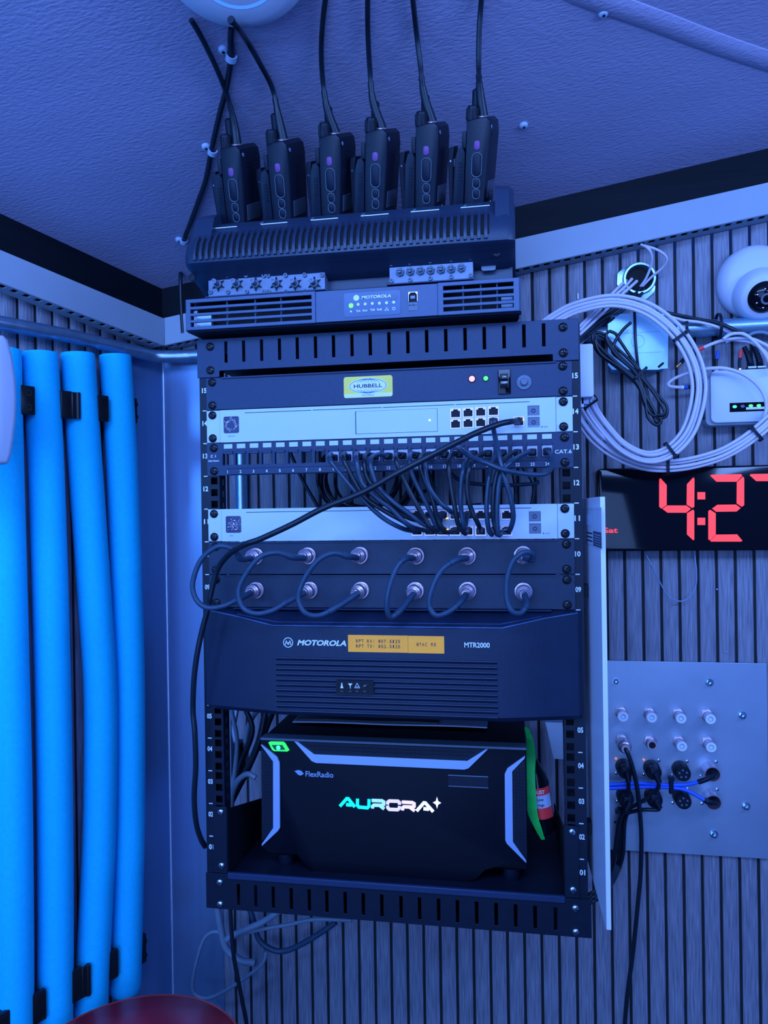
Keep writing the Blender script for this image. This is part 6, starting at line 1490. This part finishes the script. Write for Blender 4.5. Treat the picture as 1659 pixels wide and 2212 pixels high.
# blue cables
for k, pts_ in enumerate(([(250, 1165), (330, 1163), (520, 1152), (700, 1163), (825, 1168), (950, 1165), (1060, 1143), (1130, 1118), (1190, 1092)], [(250, 1195), (330, 1195), (520, 1188), (700, 1185), (825, 1190), (930, 1205), (1010, 1238), (1110, 1295), (1160, 1320), (1205, 1322)])):
    t = thing('blue_cable', ['upper blue cable rising to the right-hand metal socket', 'lower blue cable falling to the right-hand metal socket in the bottom row'][k], 'cable', tuple(M_(700, 1170, .262)), 'blue cables across the aluminium plate')
    wp = [M_(x, y, d) for (x, y), d in zip(pts_, ([.262, .262, .262, .264, .264, .262, .258, .256, .264] if k == 0 else [.262, .262, .262, .264, .264, .262, .260, .256, .256, .266]))]
    mb = MB(); mb.tube(smooth(wp, 6), .0029, 10); build(mb, 'cable', BCAB, t, ang=60)
    mb = MB(); mb.tube(smooth(wp[-3:], 6), .0040, 12); build(mb, 'black_sleeve', BLK2, t, ang=60)
p = M_(828, 1160, .262); mb = MB(WF(.262, p.x, p.z)); mb.loft([[(x, y, z) for x, z in rr(-.0032, .0032, -.005, .005, .002, 3)] for y in (-.014, .006)]); mb.rbox(-.004, .004, .006, .013, -.002, .006, .001); tag(build(mb, 'cable_tie', BLK2), 'black cable tie joining the two blue cables', 'cable tie')

# ------------------------------------------------------------------ pale panel standing at the right of the rack
t = thing('side_board', 'tall pale grey board standing edge-on beside the right rail of the rack', 'board', (.26, .0, 1.0))
YF, YB = -.10, .075
ft, fb, bb = at(1300, 1073, YF), at(1306, 2008, YF), at(1268, 1855, YB)
xf = (ft.x+fb.x)/2; xb_ = max(bb.x, .2565); zt_, zb_ = ft.z, (fb.z+bb.z)/2; th = at(1314, 1500, YF).x-at(1303, 1500, YF).x
mb = MB(); mb.loft([[(xf, YF, zb_), (xf+th, YF, zb_), (xf+th, YF, zt_), (xf, YF, zt_)], [(xb_, YB, zb_), (xb_+th, YB, zb_), (xb_+th, YB, zt_), (xb_, YB, zt_)]])
pn = build(mb, 'board', DOORP, t, bevel=.0006)
for z in (1.12, 1.42):
    mb = MB(); mb.box(.2510, xb_+.001, .012, .028, z, z+.016); build(mb, 'mounting_bracket', BLKM, t)
LG = frame((xf-.0002, YF, 0), (xf-xb_, YF-YB, 0), (0, 0, 1))      # x grows towards the room
def lg(px, py):
    n_ = (LG.to_3x3() @ Vector((0, 0, 1))); p = onpl(px, py, LG.translation, n_); q = LG.inverted() @ p; return q.x, q.y
a_, b_ = lg(1266, 1095), lg(1301, 1187)
lx0, lx1, lz0, lz1 = a_[0], b_[0], b_[1], (a_[1]+lg(1300, 1098)[1])/2
mb = MB(LG); mb.box(lx0, lx1, lz0, lz1, 0, .0004); lbp = build(mb, 'label', mat('label_grey', (.50, .58, .72), .5), t)
lw, lh = lx1-lx0, lz1-lz0
mb = MB(LG)
for k in range(7): mb.box(lx0+lw*(.03+.045*k), lx0+lw*(.045+.045*k+.012*(k % 2)), lz1-lh*.46, lz1-lh*.18, .0004, .0006)
mb.box(lx0+lw*.02, lx1-lw*.02, lz1-lh*.06, lz1-lh*.05, .0004, .0006); mb.box(lx0+lw*.02, lx0+lw*.6, lz0+lh*.02, lz0+lh*.03, .0004, .0006)
build(mb, 'bar_lines', INKG, lbp)
mb = MB(LG); mb.box(lx0+lw*.50, lx1-lw*.02, lz0+lh*.03, lz0+lh*.40, .0004, .0006); dk = build(mb, 'dark_block', INKD, lbp)
mb = MB(LG)
for k in range(5): mb.box(lx0+lw*.56, lx1-lw*(.06+.03*(k % 2)), lz0+lh*(.07+.06*k), lz0+lh*(.09+.06*k), .0006, .0008)
build(mb, 'text_line', INKG, dk)
mb = MB(LG)
for k in range(3): mb.box(lx0+lw*.06, lx0+lw*.44, lz0+lh*(.10+.1*k), lz0+lh*(.14+.1*k), .0004, .0006)
build(mb, 'text_line', INKD, lbp)
# cables between rack foot and panel
for k in range(3):
    wp = [at(1262, 1968-k*9, .05), at(1284, 1950-k*9, .06), at(1298, 1938-k*9, .09), at(1325, 1905-k*13, .16), at(1340, 1860-k*13, .21)]
    cable('floor_cable', [at(1258, 1962-k*11, .10), at(1284, 1946-k*10, .10), at(1305, 1936-k*8, .13), at(1330, 1895-k*10, .20), M_(400-k*20, 1860, .275)], .0024, RUB, ['lowest', 'middle', 'topmost'][k]+' of three thin cables running from the rack foot behind the pale panel', 'cable', 'thin cables at the rack foot')

# ------------------------------------------------------------------ cables seen behind the gear
rnd = random.Random(5)
t = thing('cable_coil', 'dark coil of spare cable hanging behind the open gap of the rack', 'cable bundle', (-.06, .2, 1.56))
for k in range(7):
    cxk, rk = -.065+rnd.uniform(-.01, .01), .055+rnd.uniform(-.012, .014)
    P = [Vector((cxk+rk*1.15*math.cos(a_), .20+.01*math.sin(3*a_+k)-.004*k, 1.585+rk*math.sin(a_))) for a_ in [i*2*PI/14 for i in range(14)]]
    mb = MB(); mb.tube(smooth(P, 4, closed=True), .0026, 8, closed=True); build(mb, 'cable_loop', RUB, t, ang=60)
bc = [[(745, 970), (760, 1040), (800, 1100)], [(880, 960), (930, 1030), (940, 1100)], [(960, 1010), (1000, 1040), (1080, 1048), (1150, 1045), (1165, 1040)], [(1130, 1010), (1152, 1045), (1150, 1085), (1140, 1110)], [(1080, 960), (1110, 1030), (1115, 1110)], [(940, 1050), (900, 1075), (960, 1095), (1040, 1090)], [(620, 960), (650, 1030), (690, 1100)]]
for k, pts_ in enumerate(bc):
    cable('rear_cable', [at(*q, .20+.01*k) for q in pts_], .0030, RUB if k != 2 else CATJ, 'dark cable behind the open rack gap, number %d from a tangle' % (k+1) if False else ['dark cable behind the open gap, left of the middle', 'dark cable behind the open gap, near its middle', 'blue-grey cable running level behind the open gap at right', 'short dark cable hanging at the right of the open gap', 'dark cable hanging behind the right half of the gap', 'dark cable crossing low behind the gap', 'dark cable slanting behind the left half of the gap'][k], 'cable', 'dark cables behind the open rack gap')
lc_ = [([(500, 1535), (512, 1600), (508, 1660), (500, 1720)], .10, .0035, GCAB), ([(530, 1530), (545, 1580), (520, 1650), (505, 1700)], .12, .0042, RUB), ([(575, 1530), (560, 1600), (535, 1660), (515, 1700), (500, 1730)], .09, .0052, RUB), ([(552, 1680), (535, 1672), (515, 1685), (502, 1712), (498, 1740)], .07, .0042, GCAB),
       ([(512, 1530), (505, 1580), (520, 1640)], .16, .0040, ALU), ([(560, 1530), (540, 1560), (528, 1610), (520, 1660)], .14, .0040, GCAB), ([(592, 1532), (575, 1575), (562, 1620)], .17, .0045, RUB)]
for k, (pts_, y_, r_, m_) in enumerate(lc_):
    cable('rear_cable', [at(*q, y_) for q in pts_], r_, m_, ['grey cable just inside the left rail above the shelf', 'black cable between left rail and computer', 'thick black cable slanting down left of the computer', 'grey cable curving into the left side of the computer', 'silvery cable deep inside the rack left of the computer', 'grey cable slanting inside the rack above the shelf', 'black cable disappearing behind the computer top corner'][k], 'cable', 'cables left of the computer')
mb = MB(); a, b = at(498, 1608, .12), at(518, 1680, .12); mb.box(a.x, b.x, .12, .15, b.z, a.z); tag(build(mb, 'power_adapter', BLK2, bevel=.002), 'small black adapter block inside the rack left of the computer', 'power adapter')
mb = MB(); a, b = at(1178, 1560, .22), at(1216, 1640, .22); mb.loft([[(a.x, .22, a.z), (b.x, .22, a.z), (b.x+.004, .22, b.z), (a.x+.012, .22, b.z)], [(a.x, .26, a.z), (b.x, .26, a.z), (b.x+.004, .26, b.z), (a.x+.012, .26, b.z)]]); tag(build(mb, 'metal_bracket', ALU), 'pale metal bracket deep inside the rack, right of the computer', 'bracket')
# below the rack
uc = [([(468, 1950), (478, 2010), (490, 2050), (520, 2075), (552, 2080)], .25, .0062, 'thick grey-blue cable below the rack, slanting down right'),
      ([(615, 1960), (570, 1990), (530, 2008), (500, 2022), (490, 2030)], .24, .0055, 'thick grey-blue cable below the rack, slanting down left'),
      ([(535, 1950), (548, 1990), (560, 2030), (590, 2052), (620, 2053), (660, 2035), (700, 2010), (725, 1992)], .26, .0048, 'dark cable looping in a wide arc below the rack'),
      ([(482, 2016), (460, 2013), (440, 2030), (424, 2080), (416, 2130), (424, 2150), (450, 2156), (490, 2138), (540, 2105), (568, 2080), (576, 2055)], .25, .0032, 'thin grey cable making a big loop at the lower left of the rack'),
      ([(505, 2024), (560, 2008), (620, 1998), (680, 1986), (760, 1988)], .25, .0035, 'grey cable running level just below the rack')]
for pts_, y_, r_, lab in uc: cable('hanging_cable', [at(*q, y_) for q in pts_], r_, GCAB if 'dark' not in lab else COAXJ, lab, 'cable', 'cables hanging below the rack')
cable('hanging_cable', [at(*q, .20) for q in ((497, 1950), (500, 2010), (505, 2065), (515, 2120), (525, 2170), (533, 2215), (540, 2300))], .0036, RUB, 'black cable dropping below the rack to the bottom of the photograph', 'cable')

# ------------------------------------------------------------------ stool
sc_ = at(368, 2150, .12); zs = sc_.z-.002
cS = Vector((sc_.x+.012, sc_.y-.145, zs)); t = thing('stool', 'round dark red lacquered stool seat at the bottom edge, below the foam tubes', 'stool', (cS.x, cS.y, 0))
f = frame(cS, (1, 0, 0), (0, 1, 0))
mb = MB(f); mb.lathe(0, 0, [(.135, -.026), (.146, -.022), (.1505, -.012), (.150, -.004), (.146, .0006), (.08, .0008), (.0005, .0008)], 64); build(mb, 'seat', MAROON, t, ang=50)
mb = MB(f); mb.ring(0, 0, .1478, .1512, -.006, .0002, 64); build(mb, 'seat_rim', mat('rim_red', (.30, .04, .04), .35), t)
for k in range(4):
    an = PI/4+k*PI/2; a_ = cS+Vector((.085*math.cos(an), .085*math.sin(an), -.028)); b_ = Vector((cS.x+.125*math.cos(an), cS.y+.125*math.sin(an), 0.0))
    mb = MB(); mb.tube([a_, b_], [.011, .009], 12); build(mb, 'leg', BLKM, t)
mb = MB(frame((cS.x, cS.y, .25), (1, 0, 0), (0, 1, 0))); mb.ring(0, 0, .104, .114, -.006, .006, 40); build(mb, 'foot_ring', BLKM, t)
